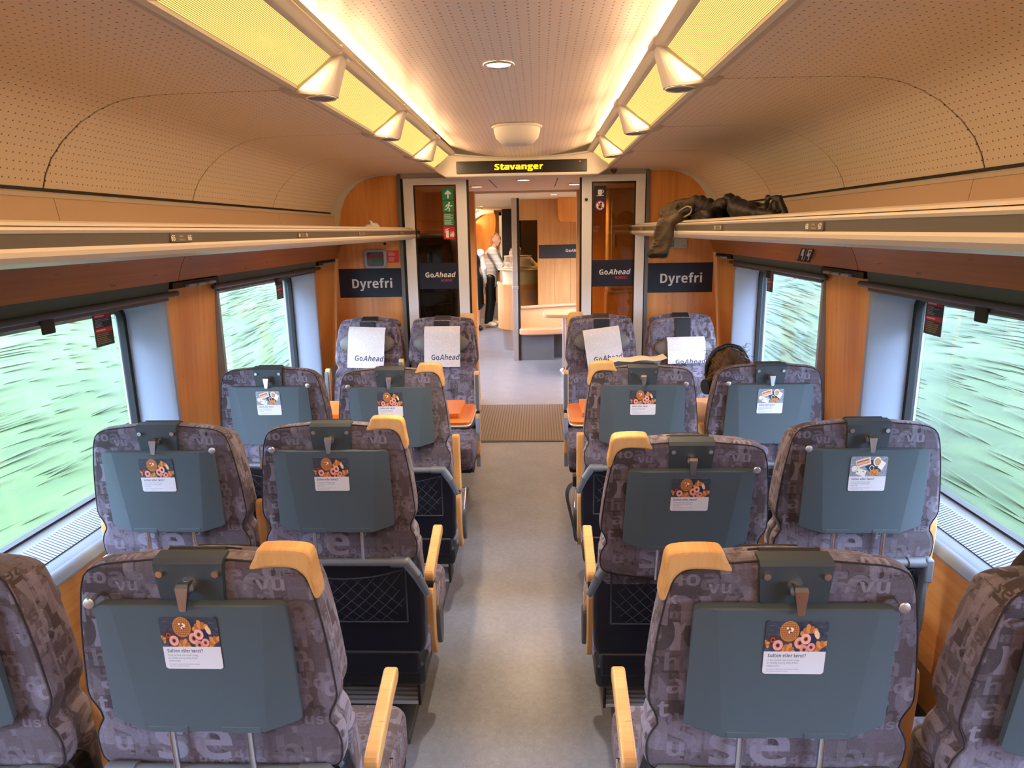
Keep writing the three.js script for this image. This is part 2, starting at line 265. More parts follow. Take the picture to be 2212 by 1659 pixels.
// windows
let winN = 0;
function ring(x, z0, z1, y0, y1, r, n = 8) { const q = []; for (const [cz, cy, a0] of [[z1 + r, y1 - r, 0], [z0 - r, y1 - r, 1], [z0 - r, y0 + r, 2], [z1 + r, y0 + r, 3]]) for (let i = 0; i <= n; i++) { const a = Math.PI / 2 * (1 + -a0) + 0; const t = Math.PI - a0 * Math.PI / 2 - i / n * Math.PI / 2; q.push([x, cy + Math.sin(t) * r, cz + Math.cos(t) * r]); } return q; }
for (const s of [-1, 1]) for (const [za, zb] of winSpans) {
  const w = struct('window_' + (++winN)), X = (a) => s * a;
  const rings = [ring(X(1.455), za + 0.0, zb - 0.0, 0.735, 1.575, 0.05), ring(X(1.392), za - 0.001, zb + 0.001, 0.735, 1.575, 0.05), ring(X(1.392), za - 0.022, zb + 0.022, 0.745, 1.53, 0.06), ring(X(1.405), za - 0.034, zb + 0.034, 0.755, 1.515, 0.06), ring(X(1.535), za - 0.062, zb + 0.062, 0.80, 1.492, 0.055)];
  part('window_frame', loft(rings), M.frame, w);
  part('gasket', loft([ring(X(1.533), za - 0.058, zb + 0.058, 0.79, 1.500, 0.06), ring(X(1.533), za - 0.080, zb + 0.080, 0.818, 1.478, 0.05), ring(X(1.555), za - 0.084, zb + 0.084, 0.822, 1.474, 0.05), ring(X(1.58), za - 0.02, zb + 0.02, 0.76, 1.53, 0.05), ring(X(1.60), za - 0.02, zb + 0.02, 0.76, 1.53, 0.05)]), M.gasket, w);
  part('pane', box(X(1.553), X(1.557), 0.80, 1.495, za - 0.06, zb + 0.06), M.glass, w);
}
// end wall with the two framed glass panels beside the doorway
{
  const w = struct('wall_far'), T = 0.05;
  for (const s of [-1, 1]) {
    const o = [[0.905, 0.0], [1.44, 0.0], [1.44, 0.70], [1.425, 1.0], [1.395, 1.35], [1.37, 1.60], [1.352, 1.74], [1.342, 1.84], [1.325, 1.92], [1.292, 2.00], [1.25, 2.055], [1.19, 2.105], [1.12, 2.138], [1.03, 2.155], [0.905, 2.158]];
    part('wood_panel', boxUV(extrude(shapeOf(o.map(([x, y]) => [s * x, y])), T, 0, ZW - T)), M.wood, w);
    const ringP = [[0.90, 2.152], [1.03, 2.150], [1.12, 2.132], [1.19, 2.10], [1.25, 2.05], [1.292, 1.995], [1.325, 1.915], [1.342, 1.83], [1.352, 1.70], [1.46, 1.70], [1.46, 2.25], [0.90, 2.25]];
    part('end_trim', extrude(shapeOf(ringP.map(([x, y]) => [s * x, y])), 0.03, 0, ZW - 0.01), M.creamLight, w);
    part('post', box(s * 0.882, s * 0.906, 0, 2.158, ZW - 0.05, ZW + 0.012), M.frameDark, w);
  }
  part('outer_wall', [box(-1.7, -0.86, -0.12, 2.45, ZW - 0.06, ZW - 0.09), box(0.87, 1.7, -0.12, 2.45, ZW - 0.06, ZW - 0.09)], M.woodPale, w);
  part('header', [box(-0.905, 0.905, 2.128, 2.42, ZW - 0.09, ZW - 0.02)], M.creamLight, w);
  const back = struct('wall_back'); part('back_panel', boxUV(box(-1.7, 1.7, -0.12, 2.45, Z0, Z0 + 0.06)), M.woodDark, back);
  // door leaves: metal frame, pane
  let n = 0;
  for (const [a, b, ga, gb] of [[-0.862, -0.404, -0.786, -0.482], [0.424, 0.876, 0.497, 0.806]]) {
    const d = struct('door_' + (++n));
    const sh = shapeOf([[a, 0.01], [b, 0.01], [b, 2.128], [a, 2.128]]); sh.holes.push(new THREE.Path([[ga, 0.30], [gb, 0.30], [gb, 2.078], [ga, 2.078]].map(p => new THREE.Vector2(...p))));
    part('frame', extrude(sh, 0.04, 0.003, ZW - 0.035), M.doorMetal, d);
    const g2 = shapeOf([[ga - 0.002, 0.298], [gb + 0.002, 0.298], [gb + 0.002, 2.08], [ga - 0.002, 2.08]]); g2.holes.push(new THREE.Path([[ga + 0.006, 0.306], [gb - 0.006, 0.306], [gb - 0.006, 2.072], [ga + 0.006, 2.072]].map(p => new THREE.Vector2(...p))));
    part('gasket', extrude(g2, 0.02, 0, ZW - 0.012), M.black, d);
    part('pane', box(ga, gb, 0.30, 2.078, ZW - 0.016, ZW - 0.012), M.glassTint, d);
    part('edge_seal', box(n === 1 ? b - 0.002 : a - 0.014, n === 1 ? b + 0.014 : a + 0.002, 0.01, 2.128, ZW - 0.03, ZW), M.black, d);
    part('side_seal', box(n === 1 ? a - 0.018 : b - 0.002, n === 1 ? a + 0.002 : b + 0.01, 0.01, 2.128, ZW - 0.04, ZW - 0.002), M.black, d);
    if (n === 2) part('lock', new THREE.CylinderGeometry(0.011, 0.011, 0.01, 16).rotateX(Math.PI / 2).translate(0.455, 1.957, ZW + 0.01), M.black, d);
  }
}
// ------------------------------------------------------------------ lamps
{
  const grille = canvas(128, 128, (g, w, h) => { g.fillStyle = '#ffffff'; g.fillRect(0, 0, w, h); g.fillStyle = '#6e5a22'; for (let i = 0; i < 4; i++) g.fillRect(i * 32, 0, 12, h); g.fillStyle = 'rgba(120,92,36,0.45)'; for (let i = 0; i < 4; i++) g.fillRect(0, i * 32, w, 9); });
  const gm = std({ color: 0x2a2416, emissive: lin(...GRILLE), emissiveMap: tex(grille, 1 / 0.0148, 1 / 0.018), emissiveIntensity: GLOW.strip, roughness: 0.7 });
  const tubeM = glowMat([1, 0.66, 0.34], GLOW.cove);
  const A = [0.578, 2.163], B = [0.472, 2.246];
  const cuts = [Z0, 0.67, -0.26, -1.19, -2.12, -3.05, -3.98, -4.72];
  for (const s of [-1, 1]) for (let i = 0; i < cuts.length - 1; i++) {
    const za = cuts[i] - 0.035, zb = cuts[i + 1] + (i === cuts.length - 2 ? 0.01 : 0.035), mid = (za + zb) / 2, where = s < 0 ? 'left' : 'right';
    const seen = i - 3;
    const t = thing('strip_light', seen < 0 ? `warm perforated ceiling light panel, ${['third', 'second', 'first'][i]} one behind the camera in the ${where} row` : `warm yellow perforated ceiling light panel, ${['nearest', 'second', 'third', 'last'][seen]} in the ${where} row counted from the camera`, 'light', [0, 0, mid], 0, 'perforated ceiling light panels');
    const L = za - zb, d = L / 2;
    part('grille', sweep([[s * A[0], A[1]], [s * (A[0] + B[0]) / 2, (A[1] + B[1]) / 2 - 0.004], [s * B[0], B[1]]], d, -d, 0.003, s > 0 ? -1 : 1), gm, t);
    part('rail', prism([[s * 0.474, 2.240], [s * 0.438, 2.250], [s * 0.434, 2.258], [s * 0.438, 2.264], [s * 0.474, 2.256]], d + 0.035, -d - 0.035), M.cream, t);
    part('outer_rail', prism([[s * 0.574, 2.156], [s * 0.588, 2.152], [s * 0.592, 2.165], [s * 0.578, 2.170]], d + 0.035, -d - 0.035), M.cream, t);
    part('lamp_tube', rod([s * 0.555, 2.262, d], [s * 0.555, 2.262, -d], 0.010, 0.010, 8), tubeM, t);
    part('reflector', [box(s * 0.60, s * 0.615, 2.17, 2.34, d + 0.034, -d - 0.034)], M.white, t);
    areaLight([1, 0.66, 0.34], GLOW.coveArea, L * 0.98, 0.02, [s * 0.541, 2.265, mid], [s * 0.10, 2.292, mid]);
    areaLight(WARM, GLOW.area, L * 0.96, 0.125, [s * 0.519, 2.198, mid], [s * (0.519 - 0.62), 2.198 - 0.79, mid]);
  }
  // pods at the joints
  const pm = std({ color: lin(0.60, 0.52, 0.44), roughness: 0.4 });
  cuts.slice(1, -1).forEach((z, i) => { for (const s of [-1, 1]) {
    const seen = i - 2, where = s < 0 ? 'left' : 'right';
    const p = thing('reading_light', seen < 0 ? `white tapered reading light pod, ${['second', 'first'][i]} one behind the camera, ${where} row` : `white tapered reading light pod ${['cut off by the top edge', 'nearest in full view', 'second in full view', 'farthest in view'][seen]}, ${where} row`, 'light', [0, 0, z], 0, 'reading light pods');
    const pts = []; for (let k = 0; k < 24; k++) { const a = k / 24 * 2 * Math.PI; pts.push([s * (0.522 + Math.cos(a) * 0.050), 2.140, Math.sin(a) * 0.050]); pts.push([s * (0.524 + Math.cos(a) * 0.054), 2.148, Math.sin(a) * 0.054]); }
    for (const [x, y, dz] of [[0.442, 2.256, 0.026], [0.442, 2.256, -0.026], [0.470, 2.262, 0.032], [0.470, 2.262, -0.032], [0.585, 2.170, 0.045], [0.585, 2.170, -0.045], [0.632, 2.162, 0.04], [0.632, 2.162, -0.04], [0.628, 2.152, 0.034], [0.628, 2.152, -0.034]]) pts.push([s * x, y, dz]);
    part('pod', toCreasedNormals(hull(pts), 0.5), pm, p);
    part('rail_cover', rbox(s * 0.432, s * 0.480, 2.246, 2.270, -0.055, 0.055, 0.008), pm, p);
    part('rim', new THREE.TorusGeometry(0.042, 0.004, 8, 32).rotateX(Math.PI / 2).translate(s * 0.522, 2.139, 0), M.chrome, p);
    part('lens', new THREE.CylinderGeometry(0.038, 0.038, 0.006, 28).translate(s * 0.522, 2.140, 0), M.grey, p);
  } });
  // round downlight in the middle of the ceiling
  const d = thing('downlight', 'round recessed downlight shining white in the middle of the perforated ceiling', 'light', [-0.002, 2.2285, -2.165]);
  part('ring', new THREE.TorusGeometry(0.041, 0.006, 10, 40).rotateX(Math.PI / 2).translate(0, -0.001, 0), M.chrome, d);
  part('lens', new THREE.CylinderGeometry(0.034, 0.034, 0.006, 32), glowMat([1, 0.80, 0.55], GLOW.spot), d);
  const sl = new THREE.SpotLight(lin(1, 0.80, 0.55), 6, 0, 0.9, 0.6); sl.position.set(-0.002, 2.215, -2.165); sl.target.position.set(-0.002, 0, -2.165); sl.castShadow = true; scene.add(sl, sl.target);
  // rounded ceiling housing
  const b = thing('ceiling_speaker', 'white bowl-shaped ceiling speaker with a flat rim above the aisle', 'speaker', [0.014, 2.232, -3.40]);
  const prof = [[0.001, -0.092], [0.05, -0.090], [0.078, -0.080], [0.100, -0.058], [0.108, -0.030], [0.110, -0.012]].map(p => new THREE.Vector2(...p));
  part('bowl', new THREE.LatheGeometry(prof, 48), M.creamLight, b); part('rim', new THREE.CylinderGeometry(0.120, 0.116, 0.008, 48).translate(0, -0.010, 0), M.creamLight, b);
  part('plate', new THREE.CylinderGeometry(0.105, 0.105, 0.012, 40).translate(0, 0.0, 0), M.cream, b);
}
// ------------------------------------------------------------------ destination display
{
  const t = thing('destination_display', 'long black destination display with yellow dot lettering above the doorway', 'display', [0, 0, -4.85]);
  const sh = shapeOf([[-0.52, 2.112], [0.52, 2.112], [0.585, 2.15], [0.60, 2.165], [0.50, 2.268], [0.30, 2.250], [0, 2.236], [-0.30, 2.250], [-0.50, 2.268], [-0.60, 2.165], [-0.585, 2.15]]);
  part('housing', extrude(sh, 0.24, 0.008, -0.25), M.creamLight, t);
  const top = []; for (let i = 0; i <= 12; i++) { const k = i / 6 - 1; top.push([k * 0.49, 2.232 + 0.032 * k * k, 0.004]); }
  part('top_bead', tube(top, 0.007, 40, 8), M.creamLight, t);
  const src = canvas(192, 20, (g) => { g.fillStyle = '#000'; g.fillRect(0, 0, 192, 20); g.fillStyle = '#fff'; g.font = 'bold 15px sans-serif'; g.textAlign = 'center'; g.fillText('Stavanger', 92, 15); });
  const px = src.getContext('2d').getImageData(0, 0, 192, 20).data;
  const led = canvas(1536, 160, (g) => { g.fillStyle = '#000'; g.fillRect(0, 0, 1536, 160); for (let y = 0; y < 20; y++) for (let x = 0; x < 192; x++) if (px[4 * (y * 192 + x)] > 110) { g.fillStyle = '#ff9a00'; g.beginPath(); g.arc(x * 8 + 4, y * 8 + 4, 4.6, 0, 7); g.fill(); g.fillStyle = '#ffd21e'; g.beginPath(); g.arc(x * 8 + 4, y * 8 + 4, 3, 0, 7); g.fill(); } g.fillStyle = '#ff1030'; g.beginPath(); g.arc(1460, 26, 9, 0, 7); g.fill(); });
  part('screen', rbox(-0.442, 0.442, 2.132, 2.213, -0.006, 0.006, 0.004), M.black, t);
  const face = new THREE.PlaneGeometry(0.876, 0.076).translate(0, 2.1725, 0.0075);
  part('screen_lettering', face, std({ color: 0x0a0705, roughness: 0.25, emissive: 0xffffff, emissiveMap: tex(led), emissiveIntensity: GLOW.screen }), t);
  areaLight([1, 0.6, 0.1], 0.35, 0.30, 0.05, [0, 2.17, -4.835], [0, 2.17, 0]);
}
{
  const t = thing('alarm_light', 'small dark red dome under the ceiling right of the destination display', 'light', [0.638, 2.150, -4.98]);
  part('dome', new THREE.LatheGeometry([[0.001, -0.026], [0.012, -0.024], [0.019, -0.012], [0.021, 0.0]].map(p => new THREE.Vector2(...p)), 24), std({ color: 0x6a0c10, roughness: 0.3 }), t); part('base', new THREE.CylinderGeometry(0.026, 0.026, 0.006, 24).translate(0, 0.003, 0), M.grey, t);
}
// ------------------------------------------------------------------ stickers on the trays
function foodSticker(kind) {
  return canvas(512, 420, (g, w, h) => {
    g.save(); g.beginPath(); g.roundRect(0, 0, w, h, 26); g.fillStyle = '#d9d9df'; g.fillRect(0, 0, w, h);
    const ph = 240; g.beginPath(); g.rect(0, 0, w, ph); g.clip();
    g.fillStyle = kind ? '#8f93a0' : '#39404f'; g.fillRect(0, 0, w, ph);
    for (let i = 0; i < 240; i++) { g.fillStyle = kind ? (rnd() < .5 ? 'rgba(200,205,214,0.25)' : 'rgba(70,78,96,0.22)') : (rnd() < .5 ? 'rgba(120,130,145,0.22)' : 'rgba(18,22,34,0.3)'); g.fillRect(rr(0, w), rr(0, ph), rr(8, 60), rr(3, 16)); }
    g.fillStyle = 'rgba(28,38,70,0.8)'; g.beginPath(); g.ellipse(310, 120, 120, 70, 0.5, 0, 7); g.fill();
    const disc = (x, y, r, c, e) => { g.fillStyle = e; g.beginPath(); g.arc(x + 3, y + 4, r * 1.04, 0, 7); g.fill(); g.fillStyle = c; g.beginPath(); g.arc(x, y, r, 0, 7); g.fill(); };
    const donut = (x, y, r, c) => { disc(x, y, r, c, '#5b2c1a'); g.fillStyle = '#b4674a'; g.beginPath(); g.arc(x, y, r * 0.45, 0, 7); g.fill(); g.fillStyle = '#33202a'; g.beginPath(); g.arc(x, y, r * 0.28, 0, 7); g.fill(); };
    const croissant = (x, y, r, a) => { g.save(); g.translate(x, y); g.rotate(a); for (let i = -2; i <= 2; i++) { g.fillStyle = i % 2 ? '#b9692f' : '#d68f4d'; g.beginPath(); g.ellipse(i * r * 0.42, Math.abs(i) * r * 0.22, r * 0.34, r * (0.62 - Math.abs(i) * 0.13), i * 0.35, 0, 7); g.fill(); } g.restore(); };
    if (!kind) {
      disc(196, 82, 80, '#c9803f', '#5a2f16'); g.strokeStyle = '#8c4f22'; g.lineWidth = 4; for (let i = -70; i <= 70; i += 16) { g.beginPath(); g.moveTo(196 + i, 82 - Math.sqrt(74 * 74 - i * i)); g.lineTo(196 + i, 82 + Math.sqrt(74 * 74 - i * i)); g.moveTo(196 - Math.sqrt(74 * 74 - i * i), 82 + i); g.lineTo(196 + Math.sqrt(74 * 74 - i * i), 82 + i); g.stroke(); }
      for (let i = 0; i < 9; i++) { g.fillStyle = i % 3 ? '#f6efe6' : '#7c1c2a'; g.beginPath(); g.arc(196 + rr(-26, 26), 82 + rr(-24, 24), 9, 0, 7); g.fill(); }
      croissant(352, 62, 62, -0.2); croissant(132, 205, 40, 0.3); croissant(206, 206, 56, 0.4); croissant(452, 186, 58, -0.7); g.fillStyle = '#f0c79c'; g.beginPath(); g.ellipse(424, 106, 20, 36, -0.4, 0, 7); g.fill();
      donut(66, 150, 42, '#5a2a22'); donut(110, 192, 42, '#eba39a'); donut(290, 172, 46, '#e9a08f'); donut(336, 142, 42, '#efb3a4'); donut(330, 226, 36, '#d88f86'); donut(386, 206, 34, '#e7988e'); croissant(26, 176, 30, 1.1); croissant(160, 232, 34, -0.3);
    } else {
      g.save(); g.translate(180, 70); g.rotate(-0.25); g.fillStyle = '#e6d9c8'; g.fillRect(-100, -46, 200, 92); g.fillStyle = '#c5674a'; g.fillRect(-92, -30, 170, 52); g.fillStyle = '#e3b58a'; g.fillRect(-88, -10, 160, 26); g.restore();
      disc(370, 60, 56, '#efe9e0', '#6d6a72'); disc(372, 60, 40, '#caa06a', '#8a6a44'); disc(62, 150, 38, '#efece6', '#6d6a72'); disc(62, 150, 26, '#f4e6c8', '#b79a66'); disc(300, 136, 32, '#e8e2d8', '#5a5660'); disc(300, 136, 22, '#4a2a18', '#2a160c');
      g.save(); g.translate(160, 190); g.rotate(0.3); g.fillStyle = '#dfe4e6'; g.fillRect(-66, -40, 132, 80); g.fillStyle = '#f3e9cf'; g.fillRect(-44, -24, 84, 46); g.restore();
      g.save(); g.translate(340, 196); g.rotate(-0.1); g.fillStyle = '#d59a4f'; g.fillRect(-56, -38, 120, 74); g.strokeStyle = '#9a6428'; g.lineWidth = 5; for (let i = -50; i < 60; i += 18) { g.beginPath(); g.moveTo(i, -36); g.lineTo(i, 34); g.stroke(); } g.restore();
      g.fillStyle = '#c9402c'; for (let i = 0; i < 8; i++) { g.beginPath(); g.arc(rr(60, 460), rr(180, 236), 9, 0, 7); g.fill(); } g.fillStyle = '#f4efe4'; g.save(); g.translate(450, 90); g.rotate(0.5); g.fillRect(-40, -30, 70, 100); g.restore();
    }
    g.restore(); g.fillStyle = '#4d5160'; g.font = 'bold 37px sans-serif'; g.fillText('Sulten eller tørst?', 34, 286);
    g.font = '19px sans-serif'; g.fillStyle = '#7d8090'; g.fillText('Vi har en kafé med bredt utvalg', 34, 316); g.fillText('av nydelig mat og deilig drikke.', 34, 338); g.fillText('Velkommen!', 34, 362); g.font = '13px sans-serif'; g.fillText('Se menyen i kafévognen eller på våre nettsider', 34, 386); g.fillText('eller spør personalet om bord.', 34, 402);
  });
}
const stickerM = [0, 1].map(k => std({ map: tex(foodSticker(k)), roughness: 0.45 }));
const goLogo = (g, x, y, s, c, sub) => { g.save(); g.translate(x, y); g.fillStyle = c; g.font = `bold ${s}px sans-serif`; g.textAlign = 'right'; g.fillText('Go', -s * 0.02, 0); g.textAlign = 'left'; g.save(); g.transform(1, 0, -0.22, 1, 0, 0); g.fillText('Ahead', 0, 0); g.restore(); g.fillRect(-s * 0.06, -s * 0.12, s * 0.13, s * 0.12); if (sub) { g.save(); g.transform(1, 0, -0.18, 1, 0, 0); g.fillStyle = sub; g.font = `${Math.round(s * 0.48)}px sans-serif`; g.fillText('NORDIC', s * 1.0, s * 0.62); g.restore(); } g.restore(); };
const clothM = std({ map: tex(canvas(512, 512, (g, w, h) => { g.fillStyle = '#cbc7c4'; g.fillRect(0, 0, w, h); for (let i = 0; i < 900; i++) { g.fillStyle = rnd() < .5 ? 'rgba(160,152,146,0.10)' : 'rgba(235,232,230,0.16)'; g.beginPath(); g.arc(rr(0, w), rr(0, h), rr(2, 10), 0, 7); g.fill(); } goLogo(g, 220, 424, 92, '#474b62', '#e3a8a4'); })), roughness: 0.95, side: THREE.DoubleSide });
// ------------------------------------------------------------------ seats (rear face towards +z, seat back leaning round the pivot line)
const PIV = 0.42;
const half = [[0.226, 0.330], [0.241, 0.375], [0.236, 0.410], [0.222, 0.436], [0.228, 0.458], [0.240, 0.485], [0.238, 0.540], [0.230, 0.620], [0.221, 0.680], [0.212, 0.722], [0.200, 0.748], [0.175, 0.762], [0.11, 0.771], [0, 0.778]];
const outline = [...half, ...half.slice(0, -1).reverse().map(([x, y]) => [-x, y])];
const G = {};
{
  const sh = smoothShape(outline, 110);
  G.back = boxUV(extrude(sh, 0.018, 0.014, -0.032, 3));
  G.front = boxUV(extrude(smoothShape(outline.map(([x, y]) => [x * 0.955, 0.34 + (y - 0.34) * 0.93]), 90), 0.034, 0.026, -0.096, 4));
  G.lumbar = boxUV(extrude(smoothShape([[-0.222, 0.36], [0.222, 0.36], [0.232, 0.30], [0.232, 0.10], [0.222, 0.03], [-0.222, 0.03], [-0.232, 0.10], [-0.232, 0.30]], 60), 0.03, 0.028, -0.118, 4));
  const pp = new THREE.CatmullRomCurve3(outline.map(([x, y]) => V3(x * 0.985, y * 0.992 + 0.004, -0.004)), true, 'centripetal'); G.piping = new THREE.TubeGeometry(pp, 110, 0.0017, 6, true);
  // wooden lower side cheeks and pillow
  G.plate = hull([[-0.062, 0.772, 0.012], [0.062, 0.772, 0.012], [-0.054, 0.66, 0.011], [0.054, 0.66, 0.011], [-0.062, 0.780, 0.004], [0.062, 0.780, 0.004], [-0.062, 0.782, -0.022], [0.062, 0.782, -0.022], [-0.054, 0.66, -0.002], [0.054, 0.66, -0.002]]);
  G.strap = rbox(-0.052, 0.052, 0.50, 0.737, -0.129, -0.120, 0.003); G.strapTop = hull([[-0.052, 0.779, -0.022], [0.052, 0.779, -0.022], [-0.052, 0.782, -0.034], [0.052, 0.782, -0.034], [-0.052, 0.735, -0.112], [0.052, 0.735, -0.112], [-0.052, 0.728, -0.105], [0.052, 0.728, -0.105]]);
  G.screw = new THREE.CylinderGeometry(0.0062, 0.0068, 0.006, 14).rotateX(Math.PI / 2); G.screwHole = new THREE.CylinderGeometry(0.0024, 0.0024, 0.0064, 6).rotateX(Math.PI / 2);
  G.latch = toCreasedNormals(hull([[-0.010, 0.744, 0.016], [0.010, 0.744, 0.016], [-0.0105, 0.747, 0.036], [0.0105, 0.747, 0.036], [-0.0115, 0.741, 0.041], [0.0115, 0.741, 0.041], [-0.0055, 0.7005, 0.047], [0.0055, 0.7005, 0.047], [-0.004, 0.697, 0.043], [0.004, 0.697, 0.043], [-0.009, 0.73, 0.026], [0.009, 0.73, 0.026]]), 0.4);
  G.latchBase = new THREE.CylinderGeometry(0.013, 0.015, 0.014, 18).rotateX(Math.PI / 2).translate(0, 0.733, 0.017);
  const tp = []; const put = (x, y, f) => { tp.push([x, y, f], [x * 0.985, y - (y > 0.6 ? 0.003 : -0.003), 0.008]); };
  for (const sx of [-1, 1]) { for (let k = 0; k <= 4; k++) { const a = k / 4 * Math.PI / 2; put(sx * (0.159 + 0.013 * Math.sin(a)), 0.690 + 0.013 * Math.cos(a), 0.030 - 0.004 * k / 4); } put(sx * 0.1775, 0.464, 0.021); put(sx * 0.172, 0.458, 0.022); put(sx * 0.112, 0.441, 0.034); tp.push([sx * 0.135, 0.702, 0.0345], [sx * 0.112, 0.4435, 0.036]); }
  G.tray = toCreasedNormals(hull(tp), 0.1);
  G.hinge = rbox(-0.0365, 0.0365, 0.4415, 0.4545, 0.0345, 0.0375, 0.0012);
  G.sticker = new THREE.ExtrudeGeometry(roundRect(0, 0.104, 0, 0.106, 0.006), { depth: 0.0006, bevelEnabled: false, curveSegments: 4 }); { const p = G.sticker.attributes.position, uv = G.sticker.attributes.uv; for (let i = 0; i < p.count; i++) uv.setXY(i, p.getX(i) / 0.104, p.getY(i) / 0.106); G.sticker.translate(-0.052, 0, 0); }
  G.rod = rod([0, 0.325, 0.022], [0, 0.445, 0.020], 0.0062, 0.0062, 12);
  G.hookStem = rod([0, 0, 0], [0, 0, 0.03], 0.0042, 0.0042, 12); G.hookDisc = new THREE.LatheGeometry([[0.0001, 0.004], [0.0088, 0.0038], [0.0098, 0.002], [0.0098, -0.001], [0.0085, -0.004], [0.0045, -0.006]].map(p => new THREE.Vector2(...p)), 24).rotateX(Math.PI / 2).translate(0, 0, 0.032);
  G.grip = extrude(smoothShape([[0.104, 0.755], [0.114, 0.776], [0.122, 0.7925], [0.135, 0.796], [0.205, 0.793], [0.2155, 0.785], [0.222, 0.745], [0.2265, 0.712], [0.224, 0.698], [0.217, 0.697], [0.211, 0.712], [0.203, 0.738], [0.187, 0.7545], [0.165, 0.7585], [0.135, 0.757]], 60), 0.022, 0.007, -0.026, 3);
  G.gripHole = new THREE.CylinderGeometry(0.006, 0.006, 0.004, 14).translate(0.162, 0.7945, -0.015);
  // lower back: bar with bent ends, pocket shell, net
  G.bar = rod([-0.17, 0.333, 0.030], [0.17, 0.333, 0.030], 0.0125, 0.0125, 16);
  G.barEnd = [1, -1].map(s => join([rod([s * 0.158, 0.333, 0.030], [s * 0.205, 0.333, 0.030], 0.0158, 0.0158, 16), new THREE.SphereGeometry(0.0165, 14, 10).translate(s * 0.206, 0.333, 0.030), rod([s * 0.206, 0.333, 0.030], [s * 0.236, 0.285, 0.024], 0.0165, 0.0155, 12), rod([s * 0.236, 0.285, 0.024], [s * 0.262, 0.215, 0.008], 0.0155, 0.011, 12)]));
  G.pocket = extrude(smoothShape([[-0.215, 0.322], [0.215, 0.322], [0.235, 0.28], [0.246, 0.21], [0.246, 0.08], [0.237, -0.005], [0.2, -0.02], [-0.2, -0.02], [-0.237, -0.005], [-0.246, 0.08], [-0.246, 0.21], [-0.235, 0.28]], 70), 0.03, 0.012, -0.052, 3);
  G.pocketFrame = join([rod([-0.195, 0.112, 0.006], [0.195, 0.112, 0.006], 0.003, 0.003, 6), tube([[-0.195, 0.295, 0.004], [-0.1, 0.275, 0.014], [0, 0.268, 0.018], [0.1, 0.275, 0.014], [0.195, 0.295, 0.004]], 0.0028, 20, 6), rod([0.195, 0.112, 0.006], [0.195, 0.295, 0.004], 0.0028), rod([-0.195, 0.112, 0.006], [-0.195, 0.295, 0.004], 0.0028)]);
  const strands = []; const yT = (u) => 0.268 + 0.027 * (u / 0.195) ** 2; for (let k = -5; k <= 9; k++) for (const d of [1, -1]) { const pts = []; for (let i = 0; i <= 6; i++) { const f = i / 6, u = -0.195 + k * 0.043 + f * 0.17; const uu = d * u; if (Math.abs(uu) > 0.194) continue; pts.push([uu, 0.113 + f * (yT(uu) - 0.114), 0.006 + 0.012 * Math.sin(f * 3.14)]); } if (pts.length > 2) strands.push(tube(pts, 0.0013, 8, 4)); }
  G.net = join(strands);
  G.cushion = boxUV(extrude(roundRect(-0.242, 0.242, 0.09, 0.575, 0.05), 0.085, 0.03, 0, 4).rotateX(-Math.PI / 2).translate(0, 0.345, 0.02), false);
  G.pan = rbox(-0.238, 0.238, 0.285, 0.375, -0.52, -0.005, 0.02); G.panLow = rbox(-0.225, 0.225, 0.335, 0.42, -0.08, 0.0, 0.01);
  G.pedestal = join([rbox(-0.05, 0.05, 0.02, 0.30, -0.42, -0.12, 0.01), rbox(-0.16, 0.16, 0.0, 0.03, -0.46, -0.08, 0.006)]);
  G.footrest = join([0, 1, 2, 3, 4].map(i => rbox(-0.2, 0.2, 0.170 + i * 0.008, 0.182 + i * 0.008, -0.082 - i * 0.0135, -0.070 - i * 0.0135, 0.004))); G.footArm = join([rbox(-0.208, -0.198, 0.165, 0.31, -0.17, -0.07, 0.004), rbox(0.198, 0.208, 0.165, 0.31, -0.17, -0.07, 0.004)]);
  // armrests
  G.arm = boxUV(extrude(smoothShape([[-0.012, 0.004], [0.0, 0.034], [0.10, 0.040], [0.20, 0.041], [0.232, 0.040], [0.246, 0.028], [0.244, 0.008], [0.225, 0.000], [0.19, 0.003], [0.10, 0.002], [0.0, -0.001]], 60), 0.021, 0.006, -0.0105, 3).rotateY(Math.PI / 2), true);   // length along -z... bar from the pivot
  G.armUp = boxUV(extrude(smoothShape([[-0.018, 0.0], [0.018, 0.0], [0.021, 0.14], [0.019, 0.245], [0.010, 0.262], [-0.012, 0.262], [-0.020, 0.245], [-0.022, 0.12]], 60), 0.021, 0.006, -0.0105, 3).rotateY(Math.PI / 2), false);
  G.armSide = boxUV(extrude(smoothShape([[-0.026, 0.0], [0.026, 0.0], [0.030, -0.10], [0.045, -0.20], [0.066, -0.262], [0.052, -0.278], [0.022, -0.272], [-0.01, -0.22], [-0.024, -0.12]], 60), 0.018, 0.005, -0.009, 3).rotateY(Math.PI / 2), false);
  G.pivot = new THREE.CylinderGeometry(0.021, 0.021, 0.026, 20).rotateZ(Math.PI / 2); G.sidePlate = extrude(smoothShape([[0.02, -0.10], [0.075, -0.11], [0.085, -0.20], [0.06, -0.25], [0.03, -0.23]], 40), 0.012, 0.004, 0, 2).rotateY(Math.PI / 2);
  G.lever = rod([0, -0.09, -0.01], [0.006, 0.0, -0.05], 0.004, 0.0045, 10);
  G.pillow = new THREE.SphereGeometry(1, 32, 20).scale(0.186, 0.078, 0.042).translate(0, 0.622, -0.140);
  G.armGrey = rbox(-0.0125, 0.0125, 0.004, 0.246, -0.007, 0.007, 0.004); G.legGrey = rbox(-0.0135, 0.0135, -0.36, -0.02, -0.008, 0.008, 0.004);
